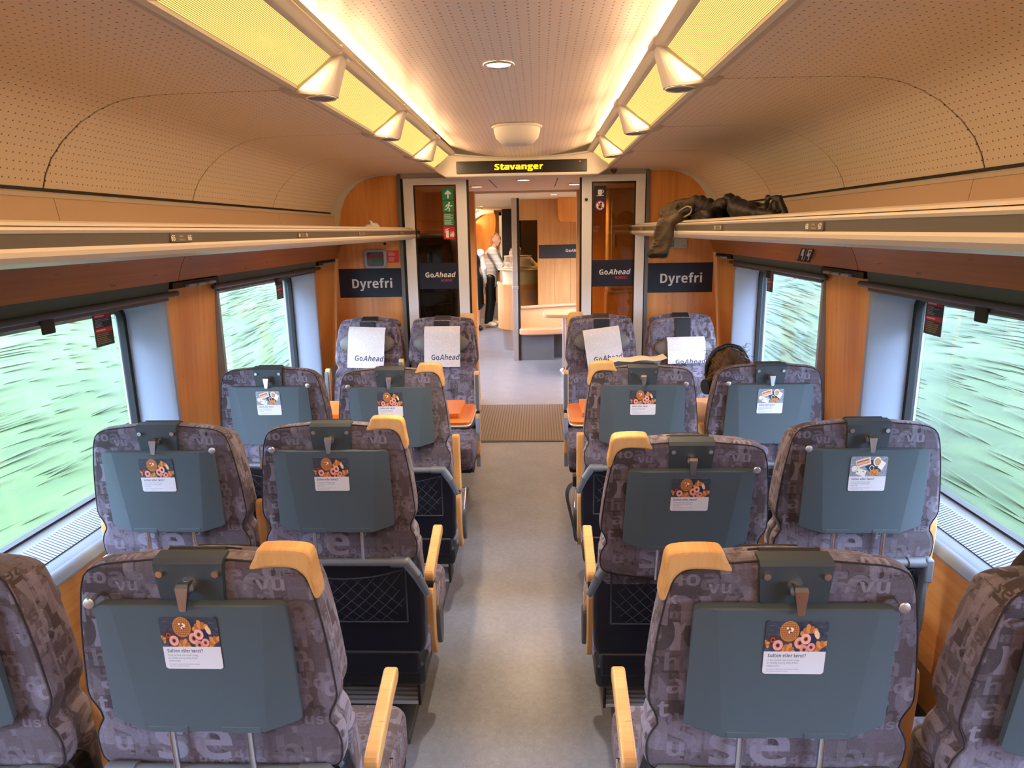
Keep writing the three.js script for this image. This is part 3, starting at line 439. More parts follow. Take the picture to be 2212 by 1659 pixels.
  G.barCap = [1, -1].map(s => join([rod([s * 0.158, 0.333, 0.030], [s * 0.226, 0.333, 0.030], 0.0158, 0.0158, 16), rbox(s * 0.205, s * 0.232, 0.27, 0.349, 0.014, 0.046, 0.008), rbox(s * 0.212, s * 0.228, 0.10, 0.28, 0.0, 0.03, 0.005)]));
}
const SEAT_GROUP = 'patterned train seats';
function makeSeat(name, label, [x, z], deg, o) {
  const th = o.recline * Math.PI / 180, facing = o.facing || 1, h = o.hook, out = -h;    // hook on the neighbour's side, grip and armrest on the other
  const t = thing(name, label, 'seat', [x, 0, z], facing > 0 ? deg * Math.PI / 180 : Math.PI, SEAT_GROUP);
  const B = { pos: [0, PIV, 0], rot: [th, 0, 0] };
  const bp = (n, g, m, par = t, lab) => part(n, g, m, par, par === t ? B.pos : undefined, par === t ? B.rot : undefined, lab);
  const back = bp('backrest', G.back, M.fabric); part('front_cushion', G.front, M.fabric, back); part('lumbar_cushion', G.lumbar, M.fabric, back); part('piping', G.piping, M.seam, back);
  if (facing > 0) {
    const pl = bp('latch_plate', G.plate, M.plate); for (const s of [-1, 1]) { const b = part('screw', G.screw, M.chrome, pl, [s * 0.05, 0.755, 0.015]); }
    const la = bp('tray_latch', G.latch, M.latch); if (o.tilt) { la.rotation.z = 0; } part('latch_base', G.latchBase, M.chrome, la);
    const tr = bp('tray_table', G.tray, M.tray); for (const s of [-1, 1]) part('hinge', G.hinge, M.tray, tr, [s * 0.068, 0, 0]);
    part('sticker', G.sticker, stickerM[o.food ? 1 : 0], tr, [o.sx ?? 0, 0.578, 0.0362], [0, 0, 0], o.food ? 'white sticker with a photo of sandwiches' : 'white sticker with a photo of doughnuts');
    for (const s of [-1, 1]) bp('support_rod', G.rod.clone().translate(s * 0.0735, 0, 0), M.chrome);
    const hk = bp('coat_hook', G.hookStem.clone().translate(h * 0.174, 0.707, 0), M.chrome); part('disc', G.hookDisc.clone().translate(h * 0.174, 0.707, 0), M.brushed, hk);
  }
  if (o.aisle) { const gr = bp('grip_handle', out > 0 ? G.grip : mirrorX(G.grip), M.beech, t, 'pale wooden corner grip'); part('plug', out > 0 ? G.gripHole : mirrorX(G.gripHole), M.woodDark, gr); }
  if (!o.simpleFront) { bp('headrest_strap', [G.strap, G.strapTop], M.strap); bp('headrest', facing < 0 && o.pillowDrop ? G.pillow.clone().translate(0, -o.pillowDrop, 0) : G.pillow, M.pillow); }
  // fixed lower part
  const low = { pos: [0, PIV, 0] };
  if (facing > 0) {
    part('rear_bar', G.bar, M.grey, t, low.pos); part('bar_end', (o.aisle ? G.barEnd : G.barCap)[out > 0 ? 0 : 1], M.grey, t, low.pos); part('bar_end', G.barEnd[out > 0 ? 1 : 0], M.grey, t, low.pos);
    const po = part('back_pocket', G.pocket, M.navy, t, low.pos); part('pocket_frame', G.pocketFrame, M.net, po); part('net', G.net, M.net, po);
    part('under_box', G.panLow, M.navy, t);
  } else part('back_shell', G.pocket, M.navy, t, low.pos);
  part('seat_cushion', G.cushion, M.fabric, t); part('seat_pan', G.pan, M.black, t); part('pedestal', G.pedestal, M.greyDark, t); part('footrest', G.footrest, M.tread, t, [0, 0, 0]); part('footrest_arm', G.footArm, M.black, t);
  // aisle-side or window-side armrest, and the one between two neighbours
  const ax = 0.2445, ay = 0.595, az = -0.15;
  if (o.aisle) {
    const grp = part('armrest_support', G.armSide, M.beech, t, [out * ax, ay - 0.022, az]); part('pivot', G.pivot, M.black, grp, [0, 0.012, 0]);
    if (facing < 0) part('leg_face', G.legGrey, M.frame, grp, [0, 0, -0.032]);
    else part('side_plate', out > 0 ? G.sidePlate : mirrorX(G.sidePlate), M.greyDark, grp, [out * 0.012, 0, 0]); if (facing > 0) part('lever', G.lever, M.chrome, grp, [out * 0.024, 0.01, 0]);
    if (o.armUp) { part('armrest', G.armUp, M.beech, t, [out * ax, ay, az], [0.02, 0, 0]); if (facing < 0) part('armrest_face', G.armGrey, M.grey, t, [out * ax, ay, az - 0.030]); }
    else part('armrest', G.arm, M.beech, t, [out * ax, ay, az], [0.29 + (o.armTilt || 0), 0, 0]);
  } else {
    part('armrest', G.armUp, M.beech, t, [out * 0.262, ay + 0.01, -0.075], [0.05, 0, 0]); part('armrest_support', G.armSide, M.beech, t, [out * 0.262, ay - 0.005, -0.08]); if (facing < 0) part('armrest_face', G.armGrey, M.grey, t, [out * 0.262, ay + 0.012, -0.106]);
  }
  if (o.middle) { part('middle_armrest', G.armUp, M.beech, t, [h * 0.265, ay + 0.07, -0.065], [0.05, 0, 0]); part('middle_support', G.armSide, M.beech, t, [h * 0.265, ay + 0.075, -0.07]); if (facing < 0) part('armrest_face', G.armGrey, M.grey, t, [h * 0.265, ay + 0.072, -0.096]); }
  return t;
}
const row = { 1: -1.125, 2: -1.972, 3: -2.83, 4: -4.52 };
// left pair then right pair in each row
makeSeat('train_seat', 'grey patterned seat cut off by the left picture edge, window side of the nearest row', [-1.045, -1.11], 0, { recline: 3, hook: 1, food: 0 });
makeSeat('train_seat', 'large dark seat back nearest the camera left of the aisle, doughnut sticker on its tray', [-0.510, -1.123], 0, { recline: 2.5, hook: -1, aisle: 1, middle: 1, food: 0 });
makeSeat('train_seat', 'large seat back nearest the camera right of the aisle, doughnut sticker and wooden corner grip', [0.541, -1.132], 0, { recline: 3.4, hook: 1, aisle: 1, middle: 1, food: 0 });
makeSeat('train_seat', 'grey patterned seat cut off by the right picture edge, white cloth over its top', [1.065, -1.10], 0, { recline: 6, hook: -1, food: 0 });
makeSeat('train_seat', 'seat beside the left window with a doughnut sticker, second row from the camera', [-1.043, -1.979], 0, { recline: 2.5, hook: 1, food: 0, sx: -0.002 });
makeSeat('train_seat', 'seat with wooden corner grip left of the aisle, second row from the camera', [-0.514, -1.967], 0, { recline: 1.5, hook: -1, aisle: 1, middle: 1, food: 0 });
makeSeat('train_seat', 'lower leaning seat with wooden grip right of the aisle, second row from the camera', [0.522, -1.962], 0, { recline: 12, hook: 1, aisle: 1, middle: 1, food: 0 });
makeSeat('train_seat', 'seat beside the right window with a sandwich sticker, second row from the camera', [1.053, -1.969], 0, { recline: 2.6, hook: -1, food: 1, sx: -0.002 });
makeSeat('train_seat', 'seat beside the left window with a sandwich sticker, third row from the camera', [-1.049, -2.875], 0, { recline: 3.5, hook: 1, food: 1 });
makeSeat('train_seat', 'third-row seat left of the aisle with wooden grip and raised armrest', [-0.515, -2.806], 0, { recline: 1.5, hook: -1, aisle: 1, middle: 1, food: 0, armUp: 1 });
makeSeat('train_seat', 'third-row seat right of the aisle with raised armrest and white cloth over its top', [0.535, -2.821], 0, { recline: 2.5, hook: 1, aisle: 1, middle: 1, food: 0, armUp: 1 });
makeSeat('train_seat', 'seat in front of the passenger with headphones, sandwich sticker, by the right window', [1.058, -2.866], 0, { recline: 5.0, hook: -1, food: 1 });
makeSeat('train_seat', 'seat facing the camera in the far left corner under a navy sign', [-1.045, row[4]], 0, { recline: 12, hook: -1, facing: -1, pillowDrop: 0.03 });
makeSeat('train_seat', 'seat facing the camera left of the doorway, in front of the left glass door panel', [-0.545, row[4]], 0, { recline: 12, hook: 1, aisle: 1, middle: 1, facing: -1, armUp: 1, pillowDrop: 0.035 });
makeSeat('train_seat', 'seat facing the camera right of the doorway, crooked white cloth on its headrest', [0.525, row[4]], 0, { recline: 12, hook: -1, aisle: 1, middle: 1, facing: -1, armUp: 1, pillowDrop: 0.035 });
makeSeat('train_seat', 'seat facing the camera in the far right corner, low headrest and long dark strap', [1.058, row[4]], 0, { recline: 12, hook: 1, facing: -1, pillowDrop: 0.085 });
// ------------------------------------------------------------------ cloths, tables, racks, blinds
function clothOn(seat, label, w, top, bottom, tilt, dx, { face = 0.185, m = clothM, crop = [0, 1] } = {}) {
  // hangs down the front of the headrest from the top of the pillow; written in the seat's own leaning axes
  const rows = 14, cols = 8, R = [];
  const th = seat.userData.th;
  for (let k = 0; k <= rows; k++) { const f = k / rows, ring = []; for (let i = 0; i <= cols; i++) { const u = (i / cols - 0.5) * w; const v = top + (bottom - top) * f; const d = v - (top - 0.045); const bulge = d > 0 ? -face + 0.028 * (d / 0.045) ** 2 : -face - 0.004 * f; ring.push([dx + u * Math.cos(tilt) - (v - top) * Math.sin(tilt), top + (v - top) * Math.cos(tilt) + u * Math.sin(tilt), bulge + 0.003 * Math.sin(i * 1.3 + k * 0.7) * f - 0.0016 * Math.cos(k * 2.1)]); } R.push(ring); }
  const pos = [], uv = []; const put = (k, i) => { pos.push(...R[k][i]); uv.push(1 - i / cols, 1 - (crop[0] + (crop[1] - crop[0]) * k / rows)); };
  for (let k = 0; k < rows; k++) for (let i = 0; i < cols; i++) for (const [a, b] of [[0, 0], [1, 0], [1, 1], [0, 0], [1, 1], [0, 1]]) put(k + a, i + b);
  const g = new THREE.BufferGeometry(); g.setAttribute('position', new THREE.Float32BufferAttribute(pos, 3)); g.setAttribute('uv', new THREE.Float32BufferAttribute(uv, 2)); g.computeVertexNormals();
  const c = part('headrest_cloth', toCreasedNormals(g, 1.0), m, scene); tag(c, label, 'headrest cloth', 'white headrest cloths');
  const M4 = new THREE.Matrix4().makeRotationY(Math.PI).multiply(new THREE.Matrix4().makeTranslation(0, PIV, 0)).multiply(new THREE.Matrix4().makeRotationX(12 * Math.PI / 180));
  c.applyMatrix4(M4); c.position.x += seat.position.x; c.position.z += seat.position.z; return c;
}
{
  const seats = scene.children.filter(c => /^train_seat/.test(c.name)); const [a, b, c, d] = seats.slice(-4);
  clothOn(a, 'white headrest cloth with logo on the seat in the far left corner', 0.245, 0.70, 0.425, 0.04, -0.01);
  clothOn(b, 'white headrest cloth with logo on the seat in front of the left glass door panel', 0.238, 0.70, 0.428, 0.0, -0.012);
  clothOn(c, 'crooked white headrest cloth with logo on the seat right of the doorway', 0.238, 0.675, 0.41, -0.13, 0.012);
  clothOn(d, 'short white headrest cloth with its logo half hidden, on the far right corner seat', 0.245, 0.61, 0.435, -0.015, -0.01, { crop: [0, 0.82] });
  // cloths lying over seat tops seen from behind
  const over = (label, x, z, w, y, turn) => { const R = []; for (let k = 0; k <= 10; k++) { const f = k / 10, ring = []; for (let i = 0; i <= 8; i++) { const u = (i / 8 - 0.5) * w; const a = f * 2.0; ring.push([u, (f < 0.35 ? 0.004 * Math.sin(i * 1.7) + f * 0.01 : 0.0035 - (f - 0.35) * (f - 0.35) * 0.75) + 0.012 * (i / 8), -f * (f < 0.35 ? 0.3 : 0.22) - 0.012 * Math.sin(i * 0.8)]); } R.push(ring); } const g = loft(R, false); const m = part('headrest_cloth', g, new THREE.MeshStandardMaterial({ color: 0xc4bcb4, roughness: 0.95, side: THREE.DoubleSide }), scene, [x, y, z], [0, turn, 0]); tag(m, label, 'headrest cloth', 'white headrest cloths'); };
  over('white headrest cloth lying along the top of the third-row seat right of the aisle', 0.525, -2.815, 0.235, 1.206, 0.05);
  over('white headrest cloth over the seat cut off by the right picture edge', 1.06, -1.03, 0.22, 1.196, -0.1);
}
for (const s of [-1, 1]) {
  const t = thing('folding_table', s < 0 ? 'glossy orange-brown folding table between facing seats left of the aisle' : 'glossy orange-brown folding table between facing seats right of the aisle', 'table', [0, 0, -3.84], 0, 'folding tables');
  const X = (a) => s * a;
  const top = (x0, x1, y0, y1, z0, z1, r) => { const a = Math.min(X(x0), X(x1)), b = Math.max(X(x0), X(x1)); return boxUV(extrude(roundRect(a, b, -z1, -z0, r), y1 - y0 - 0.006, 0.003, 0, 2).rotateX(-Math.PI / 2).translate(0, y0 + 0.003, 0), false); };
  part('tabletop', top(0.275, 1.365, 0.700, 0.722, -0.205, 0.215, 0.05), M.table, t);
  part('folded_leaf', top(0.345, 1.30, 0.723, 0.750, -0.195, 0.125, 0.012), M.table, t);
  part('edge_band', tube([[X(1.35), 0.7, 0.2165], [X(0.36), 0.7, 0.2165], [X(0.295), 0.7, 0.20], [X(0.276), 0.7, 0.16], [X(0.276), 0.7, -0.15]], 0.0065, 50, 6), M.brushed, t);
  part('hinge', rbox(X(0.40), X(0.43), 0.723, 0.735, 0.125, 0.135, 0.003), M.brushed, t);
  part('leg', [rbox(X(0.95), X(1.05), 0.02, 0.70, -0.03, 0.03, 0.01), rbox(X(0.85), X(1.15), 0, 0.025, -0.12, 0.12, 0.008)], M.greyDark, t);
}
for (const s of [-1, 1]) {
  const r = thing('luggage_rack', s < 0 ? 'long pale luggage rack with dark number strip along the left wall' : 'long pale luggage rack with dark number strip along the right wall', 'luggage rack', [0, 0, 0], 0, 'luggage racks');
  const X = (q) => q.map(([x, y]) => [s * x, y]);
  part('shelf', prism(X([[0.83, 1.772], [1.372, 1.772], [1.372, 1.700], [0.86, 1.702], [0.83, 1.712]]), Z0, -5.085), M.rackPale, r);
  part('top_lip', prism(X([[0.788, 1.760], [0.784, 1.766], [0.786, 1.7705], [0.80, 1.772], [0.86, 1.772], [0.86, 1.760]]), Z0, -5.26), M.rackPale, r);
  part('rear_lip', prism(X([[0.806, 1.774], [0.806, 1.780], [0.815, 1.784], [0.86, 1.782], [0.86, 1.774]]), Z0, -5.09), M.rackPale, r);
  part('dark_strip', prism(X([[0.789, 1.760], [0.792, 1.7345], [0.84, 1.7345], [0.84, 1.760]]), Z0, -5.26), M.rackDark, r);
  part('bottom_rail', prism(X([[0.789, 1.7345], [0.783, 1.728], [0.784, 1.719], [0.795, 1.708], [0.83, 1.699], [0.86, 1.698], [0.86, 1.7345]]), Z0, -5.26), M.rackPale, r);
  part('end_cap', prism(X([[0.783, 1.773], [0.781, 1.718], [0.80, 1.702], [0.87, 1.697], [0.87, 1.774]]), -5.26, -5.268), M.grey, r);
  for (const z of [-1.05, -2.9, -4.75]) part('bracket', rbox(s * 1.10, s * 1.36, 1.685, 1.701, z - 0.02, z + 0.02, 0.004), M.grey, r);
}
// number plates on the racks
function sign(name, label, category, w, h, draw, pos, rotY, { px = 900, rough = 0.5, group, tilt = 0, thick = 0.003 } = {}) {
  const k = px / w; const c = canvas(Math.round(px), Math.round(h * k), draw); const t = tex(c);
  const g = new THREE.BoxGeometry(w, h, thick); const uv = g.attributes.uv, n = g.attributes.normal; for (let i = 0; i < uv.count; i++) if (Math.abs(n.getZ(i)) < 0.5) uv.setXY(i, 0.01, 0.5);
  const m = part(name, g, std({ map: t, roughness: rough }), scene, pos, [0, 0, 0]); m.rotation.set(tilt, rotY, 0, 'YXZ'); return tag(m, label, category, group);
}
{
  const num = (a, b, flip) => (g, w, h) => { g.fillStyle = '#655b4d'; g.fillRect(0, 0, w, h); g.fillStyle = '#f2ece0'; g.font = `bold ${h * 0.86}px sans-serif`; g.textBaseline = 'middle'; g.fillText(a, 4, h * 0.53, w * 0.3); g.fillText(b, w * 0.74, h * 0.53, w * 0.26); g.font = `${h * 0.36}px sans-serif`; g.fillStyle = '#c8b896'; g.fillText('Vindu', w * 0.36, h * 0.3); g.fillStyle = '#d8a640'; g.fillText('Window', w * 0.36, h * 0.72, w * 0.34); };
  const ord = { nearest: 'the plate closest to the camera', second: 'the second plate counted from the camera', third: 'the third plate counted from the camera', farthest: 'the last plate before the doorway' };
  for (const [s, z, a, b, p] of [[-1, -1.735, '65', '66', 'nearest'], [-1, -2.65, '69', '70', 'second'], [-1, -3.54, '73', '74', 'third'], [1, -1.755, '68', '67', 'nearest'], [1, -2.68, '72', '71', 'second'], [1, -3.57, '76', '75', 'third'], [1, -4.65, '80', '79', 'farthest'], [-1, -4.58, '77', '78', 'farthest']])
    sign('seat_number_plate', `white seat numbers on the ${s < 0 ? 'left' : 'right'} rack strip, ${ord[p]}`, 'seat number', 0.112, 0.021, num(a, b), [s * 0.7885, 1.7475, z], s < 0 ? Math.PI / 2 : -Math.PI / 2, { px: 330 });
}
// roller blinds rolled up above the windows
winSpans.forEach(([za, zb], i) => { for (const s of [-1, 1]) {
  const where = s < 0 ? 'left' : 'right'; const mid = (za + zb) / 2;
  const b = thing('roller_blind', i === 2 ? `grey roller blind over the ${where} window beside the camera` : `grey rolled-up blind with dark pull tab over the ${i === 0 ? 'farther' : 'nearer'} ${where} window`, 'blind', [0, 0, mid], 0, 'roller blinds'); const L = (za - zb) / 2 + 0.01;
  part('fabric', prism([[s * 1.378, 1.572], [s * 1.388, 1.528], [s * 1.394, 1.528], [s * 1.394, 1.572]], L - 0.0, -L + 0.0), M.blind, b);
  part('bar', [rod([s * 1.378, 1.522, L + 0.045], [s * 1.378, 1.522, -L - 0.045], 0.011, 0.011, 14), new THREE.SphereGeometry(0.011, 12, 8).translate(s * 1.378, 1.522, L + 0.045), new THREE.SphereGeometry(0.011, 12, 8).translate(s * 1.378, 1.522, -L - 0.045)], M.blindBar, b);
  part('under_slat', rbox(s * 1.383, s * 1.391, 1.497, 1.53, L - 0.01, -L + 0.01, 0.003), M.blindBar, b);
  part('pull_tab', rbox(s * 1.374, s * 1.382, 1.468, 1.515, -0.028, 0.028, 0.004), M.black, b);
} });
// coat hook strips over the pillars
for (const s of [-1, 1]) for (const [za, zb, lab] of [[-2.74, -3.15, 'over the wooden pillar between the two'], [-4.62, -5.02, 'in the far corner beyond the farther']]) {
  const h = thing('hook_strip', `dark slotted strip with small pale hooks ${lab} ${s < 0 ? 'left' : 'right'} ${/between/.test(lab) ? 'windows' : 'window'}`, 'hook strip', [s * 1.383, 1.556, (za + zb) / 2], 0, 'hook strips'); const L = (za - zb) / 2;
  part('strip', rbox(-0.012, 0.012, -0.014, 0.012, L, -L, 0.003), M.black, h);
  for (const k of [-0.55, -0.1, 0.35]) part('hook', rbox(-s * 0.028, s * 0.004, -0.013, -0.001, k * L - 0.035, k * L + 0.035, 0.005), M.frame, h);
}
// ------------------------------------------------------------------ signs
{
  const dyr = (g, w, h) => { g.fillStyle = '#0d1129'; g.fillRect(0, 0, w, h); g.fillStyle = '#ece8e4'; g.font = `bold ${h * 0.44}px sans-serif`; g.textAlign = 'center'; g.textBaseline = 'middle'; g.fillText('Dyrefri', w * 0.52, h * 0.52); };
  sign('zone_sign', 'navy sign reading Dyrefri on the wooden end wall left of the doorway', 'sign', 0.47, 0.212, dyr, [-1.139, 1.388, ZW + 0.003], 0);
  sign('zone_sign', 'navy sign reading Dyrefri on the wooden end wall right of the doorway', 'sign', 0.475, 0.214, dyr, [1.139, 1.393, ZW + 0.003], 0);
  const go = (g, w, h) => { g.fillStyle = '#0f122a'; g.fillRect(0, 0, w, h); goLogo(g, w * 0.40, h * 0.55, h * 0.27, '#f2efec', '#e2495a'); };
  sign('operator_sign', 'navy logo band across the left glass door panel', 'sign', 0.302, 0.190, go, [-0.634, 1.431, ZW - 0.010], 0);
  sign('operator_sign', 'navy logo band across the right glass door panel', 'sign', 0.307, 0.192, go, [0.6515, 1.432, ZW - 0.010], 0);
  const green = (f) => (g, w, h) => { g.fillStyle = '#0f8a58'; g.fillRect(0, 0, w, h); g.strokeStyle = '#1b6b45'; g.lineWidth = 4; g.strokeRect(2, 2, w - 4, h - 4); g.fillStyle = '#eef4ee'; g.strokeStyle = '#eef4ee'; f(g, w, h); };
  sign('exit_arrow_sign', 'green sticker with a white upward arrow, topmost on the left glass', 'sign', 0.083, 0.083, green((g, w, h) => { g.beginPath(); g.moveTo(w * .5, h * .15); g.lineTo(w * .8, h * .45); g.lineTo(w * .68, h * .56); g.lineTo(w * .57, h * .46); g.lineTo(w * .57, h * .86); g.lineTo(w * .43, h * .86); g.lineTo(w * .43, h * .46); g.lineTo(w * .32, h * .56); g.lineTo(w * .2, h * .45); g.fill(); }), [-0.5405, 2.016, ZW - 0.010], 0, { px: 160 });
  sign('exit_runner_sign', 'green sticker with a white running figure below the arrow', 'sign', 0.083, 0.083, green((g, w, h) => { g.beginPath(); g.arc(w * .58, h * .2, w * .085, 0, 7); g.fill(); g.lineWidth = w * .09; g.lineCap = 'round'; g.lineJoin = 'round'; for (const p of [[[.55, .33], [.46, .58]], [[.46, .58], [.6, .68], [.56, .88]], [[.46, .58], [.36, .72], [.2, .76]], [[.55, .35], [.7, .48], [.82, .44]], [[.53, .35], [.36, .38], [.3, .52]]]) { g.beginPath(); p.forEach(([x, y], i) => i ? g.lineTo(x * w, y * h) : g.moveTo(x * w, y * h)); g.stroke(); } }), [-0.5405, 1.929, ZW - 0.010], 0, { px: 160 });
  sign('exit_notice', 'green sticker with lines of small white print on the left glass', 'sign', 0.08, 0.09, green((g, w, h) => { for (let i = 0; i < 10; i++) g.fillRect(w * .1, h * (.1 + i * .085 + (i > 4 ? .04 : 0)), w * rr(.5, .8), h * .025); }), [-0.541, 1.838, ZW - 0.010], 0, { px: 200 });
  sign('extinguisher_sign', 'red sticker with a white fire extinguisher and flames on the left glass', 'sign', 0.082, 0.09, (g, w, h) => { g.fillStyle = '#c8202a'; g.fillRect(0, 0, w, h); g.fillStyle = '#f3efec'; g.beginPath(); g.roundRect(w * .2, h * .3, w * .26, h * .58, 8); g.fill(); g.fillRect(w * .28, h * .16, w * .1, h * .1); g.lineWidth = w * .05; g.strokeStyle = '#f3efec'; g.beginPath(); g.moveTo(w * .33, h * .2); g.quadraticCurveTo(w * .06, h * .2, w * .14, h * .5); g.moveTo(w * .36, h * .19); g.lineTo(w * .5, h * .13); g.stroke(); for (const x of [.62, .74, .86]) { g.beginPath(); g.moveTo(w * x, h * .86); g.bezierCurveTo(w * (x - .14), h * .66, w * (x + .06), h * .6, w * x, h * .34); g.bezierCurveTo(w * (x + .14), h * .56, w * (x + .08), h * .7, w * x, h * .86); g.fill(); } }, [-0.5405, 1.742, ZW - 0.010], 0, { px: 180 });
  sign('cafe_sign', 'navy sticker with a white coffee cup on the right glass', 'sign', 0.084, 0.088, (g, w, h) => { g.fillStyle = '#16183a'; g.fillRect(0, 0, w, h); g.fillStyle = '#f2efe8'; g.fillRect(w * .3, h * .3, w * .36, h * .3); g.beginPath(); g.arc(w * .48, h * .58, w * .18, 0, Math.PI); g.fill(); g.lineWidth = w * .05; g.strokeStyle = '#f2efe8'; g.beginPath(); g.arc(w * .68, h * .44, w * .1, -1.6, 1.6); g.stroke(); g.fillRect(w * .2, h * .74, w * .6, h * .05); }, [0.556, 2.007, ZW - 0.010], 0, { px: 170 });
  sign('prohibition_sign', 'navy sticker with a red crossed ring round a black animal on the right glass', 'sign', 0.084, 0.088, (g, w, h) => { g.fillStyle = '#16183a'; g.fillRect(0, 0, w, h); g.fillStyle = '#f2efe8'; g.beginPath(); g.arc(w * .5, h * .5, w * .4, 0, 7); g.fill(); g.fillStyle = '#181818'; g.beginPath(); g.ellipse(w * .5, h * .56, w * .14, h * .16, 0.3, 0, 7); g.arc(w * .58, h * .34, w * .09, 0, 7); g.fill(); g.fillRect(w * .36, h * .58, w * .08, h * .16); g.fillRect(w * .5, h * .6, w * .07, h * .15); g.strokeStyle = '#c01d3a'; g.lineWidth = w * .08; g.beginPath(); g.arc(w * .5, h * .5, w * .37, 0, 7); g.moveTo(w * .24, h * .24); g.lineTo(w * .76, h * .76); g.stroke(); }, [0.556, 1.915, ZW - 0.010], 0, { px: 170 });
  // emergency brake recess on the left, notice beside it
  const br = thing('emergency_brake', 'pale recessed box with a red emergency handle above the left navy sign', 'emergency handle', [-1.092, 1.562, ZW]);
  const fr = roundRect(-0.081, 0.081, -0.066, 0.066, 0.02); fr.holes.push(roundRect(-0.062, 0.062, -0.048, 0.052, 0.014)); part('frame', extrude(fr, 0.016, 0.004, 0.002), M.frame, br);
  part('recess', rbox(-0.066, 0.066, -0.05, 0.055, 0.001, 0.005, 0.002), M.grey, br);
  part('handle', [rbox(-0.05, 0.05, 0.006, 0.018, 0.012, 0.024, 0.005), rbox(-0.05, -0.038, 0.006, 0.044, 0.012, 0.024, 0.005), rbox(0.038, 0.05, 0.006, 0.044, 0.012, 0.024, 0.005)], std({ color: 0xb8141c, roughness: 0.4 }), br);
  part('green_label', rbox(-0.03, 0.052, -0.022, -0.002, 0.005, 0.007, 0.001), std({ color: 0x1b8a50, roughness: 0.5 }), br);
  sign('brake_notice', 'red notice with fine white print beside the emergency handle', 'sign', 0.084, 0.088, (g, w, h) => { g.fillStyle = '#cf2a2c'; g.fillRect(0, 0, w, h); g.fillStyle = 'rgba(255,235,230,0.85)'; for (let i = 0; i < 8; i++) g.fillRect(w * .1, h * (.12 + i * .09 + (i > 3 ? .1 : 0)), w * rr(.4, .8), h * .03); }, [-0.962, 1.579, ZW + 0.003], 0, { px: 160 });
  part('stopper', new THREE.CylinderGeometry(0.009, 0.010, 0.012, 16).rotateX(Math.PI / 2), M.black, scene, [-1.018, 1.672, ZW + 0.006]); tag(scene.children.at(-1), 'small round black knob on the wood above the emergency handle', 'knob');
  const cb = thing('speaker_box', 'small pale wall box with a pattern of round holes under the right rack', 'speaker', [1.112, 1.640, ZW]);
  part('case', rbox(-0.066, 0.066, -0.035, 0.035, 0, 0.024, 0.005), std({ color: 0xb9b8a6, roughness: 0.5 }), cb);
  const hs = []; for (let i = 0; i < 3; i++) for (let j = 0; j < 6; j++) hs.push(new THREE.CylinderGeometry(0.0036, 0.0036, 0.002, 10).rotateX(Math.PI / 2).translate(-0.052 + i * 0.010 + (j % 2) * 0.004, -0.022 + j * 0.009, 0.0245)); part('holes', hs, M.black, cb);
  part('emblem', hull([[0.038, -0.020, 0.0245], [0.054, -0.020, 0.0245], [0.048, -0.013, 0.0245], [0.038, -0.020, 0.0235], [0.054, -0.020, 0.0235], [0.048, -0.013, 0.0235]]), M.greyDark, cb);
  const seatPic = (g, w, h) => { g.fillStyle = '#1b1a33'; g.fillRect(0, 0, w, h); g.fillStyle = g.strokeStyle = '#efece6'; g.fillRect(w * .49, h * .06, w * .02, h * .88); for (const [x, f] of [[0.06, 0], [0.56, 1]]) { g.beginPath(); g.arc(w * (x + .12), h * .16, w * .055, 0, 7); g.fill(); g.lineWidth = w * .07; g.lineJoin = 'round'; g.beginPath(); g.moveTo(w * (x + .1), h * .3); g.lineTo(w * (x + .1), h * .62); g.lineTo(w * (x + .26), h * .62); g.lineTo(w * (x + .28), h * .9); g.stroke(); if (f) { g.lineWidth = w * .035; g.strokeRect(w * (x + .14), h * .34, w * .16, h * .2); } else { g.beginPath(); g.arc(w * (x + .16), h * .45, w * .09, 0, 7); g.fill(); } } };
  const pic = sign('priority_seat_sign', 'navy pictogram of seated figures on the wooden valance above the right window', 'sign', 0.15, 0.082, seatPic, [1.345, 1.625, -3.265], -Math.PI / 2, { px: 300, tilt: -0.28 });
  const warn = (hue) => (g, w, h) => { g.fillStyle = '#34302f'; g.fillRect(0, 0, w, h); g.fillStyle = '#c41f2c'; g.fillRect(w * .04, h * .04, w * .92, h * .13); g.fillRect(w * .04, h * .46, w * .92, h * .13); g.fillStyle = 'rgba(240,190,180,.8)'; g.fillRect(w * .1, h * .08, w * .5, h * .05); g.fillRect(w * .1, h * .5, w * .5, h * .05); for (let i = 0; i < 6; i++) { g.fillStyle = 'rgba(225,225,220,.75)'; g.fillRect(w * .08, h * (.2 + i * .042), w * rr(.3, .85), h * .014); g.fillStyle = 'rgba(230,170,60,.8)'; g.fillRect(w * .08, h * (.63 + i * .055), w * rr(.4, .85), h * .016); } };
  for (const [s, z, lab] of [[-1, -2.535, 'nearer left'], [-1, -4.36, 'farther left'], [1, -2.55, 'nearer right'], [1, -4.362, 'farther right']]) sign('window_notice', `dark notice with red bars stuck in the far top corner of the ${lab} window`, 'sign', 0.112, 0.127, warn(0), [s * 1.5505, 1.412, z], s < 0 ? Math.PI / 2 : -Math.PI / 2, { px: 220, thick: 0.002 });
}
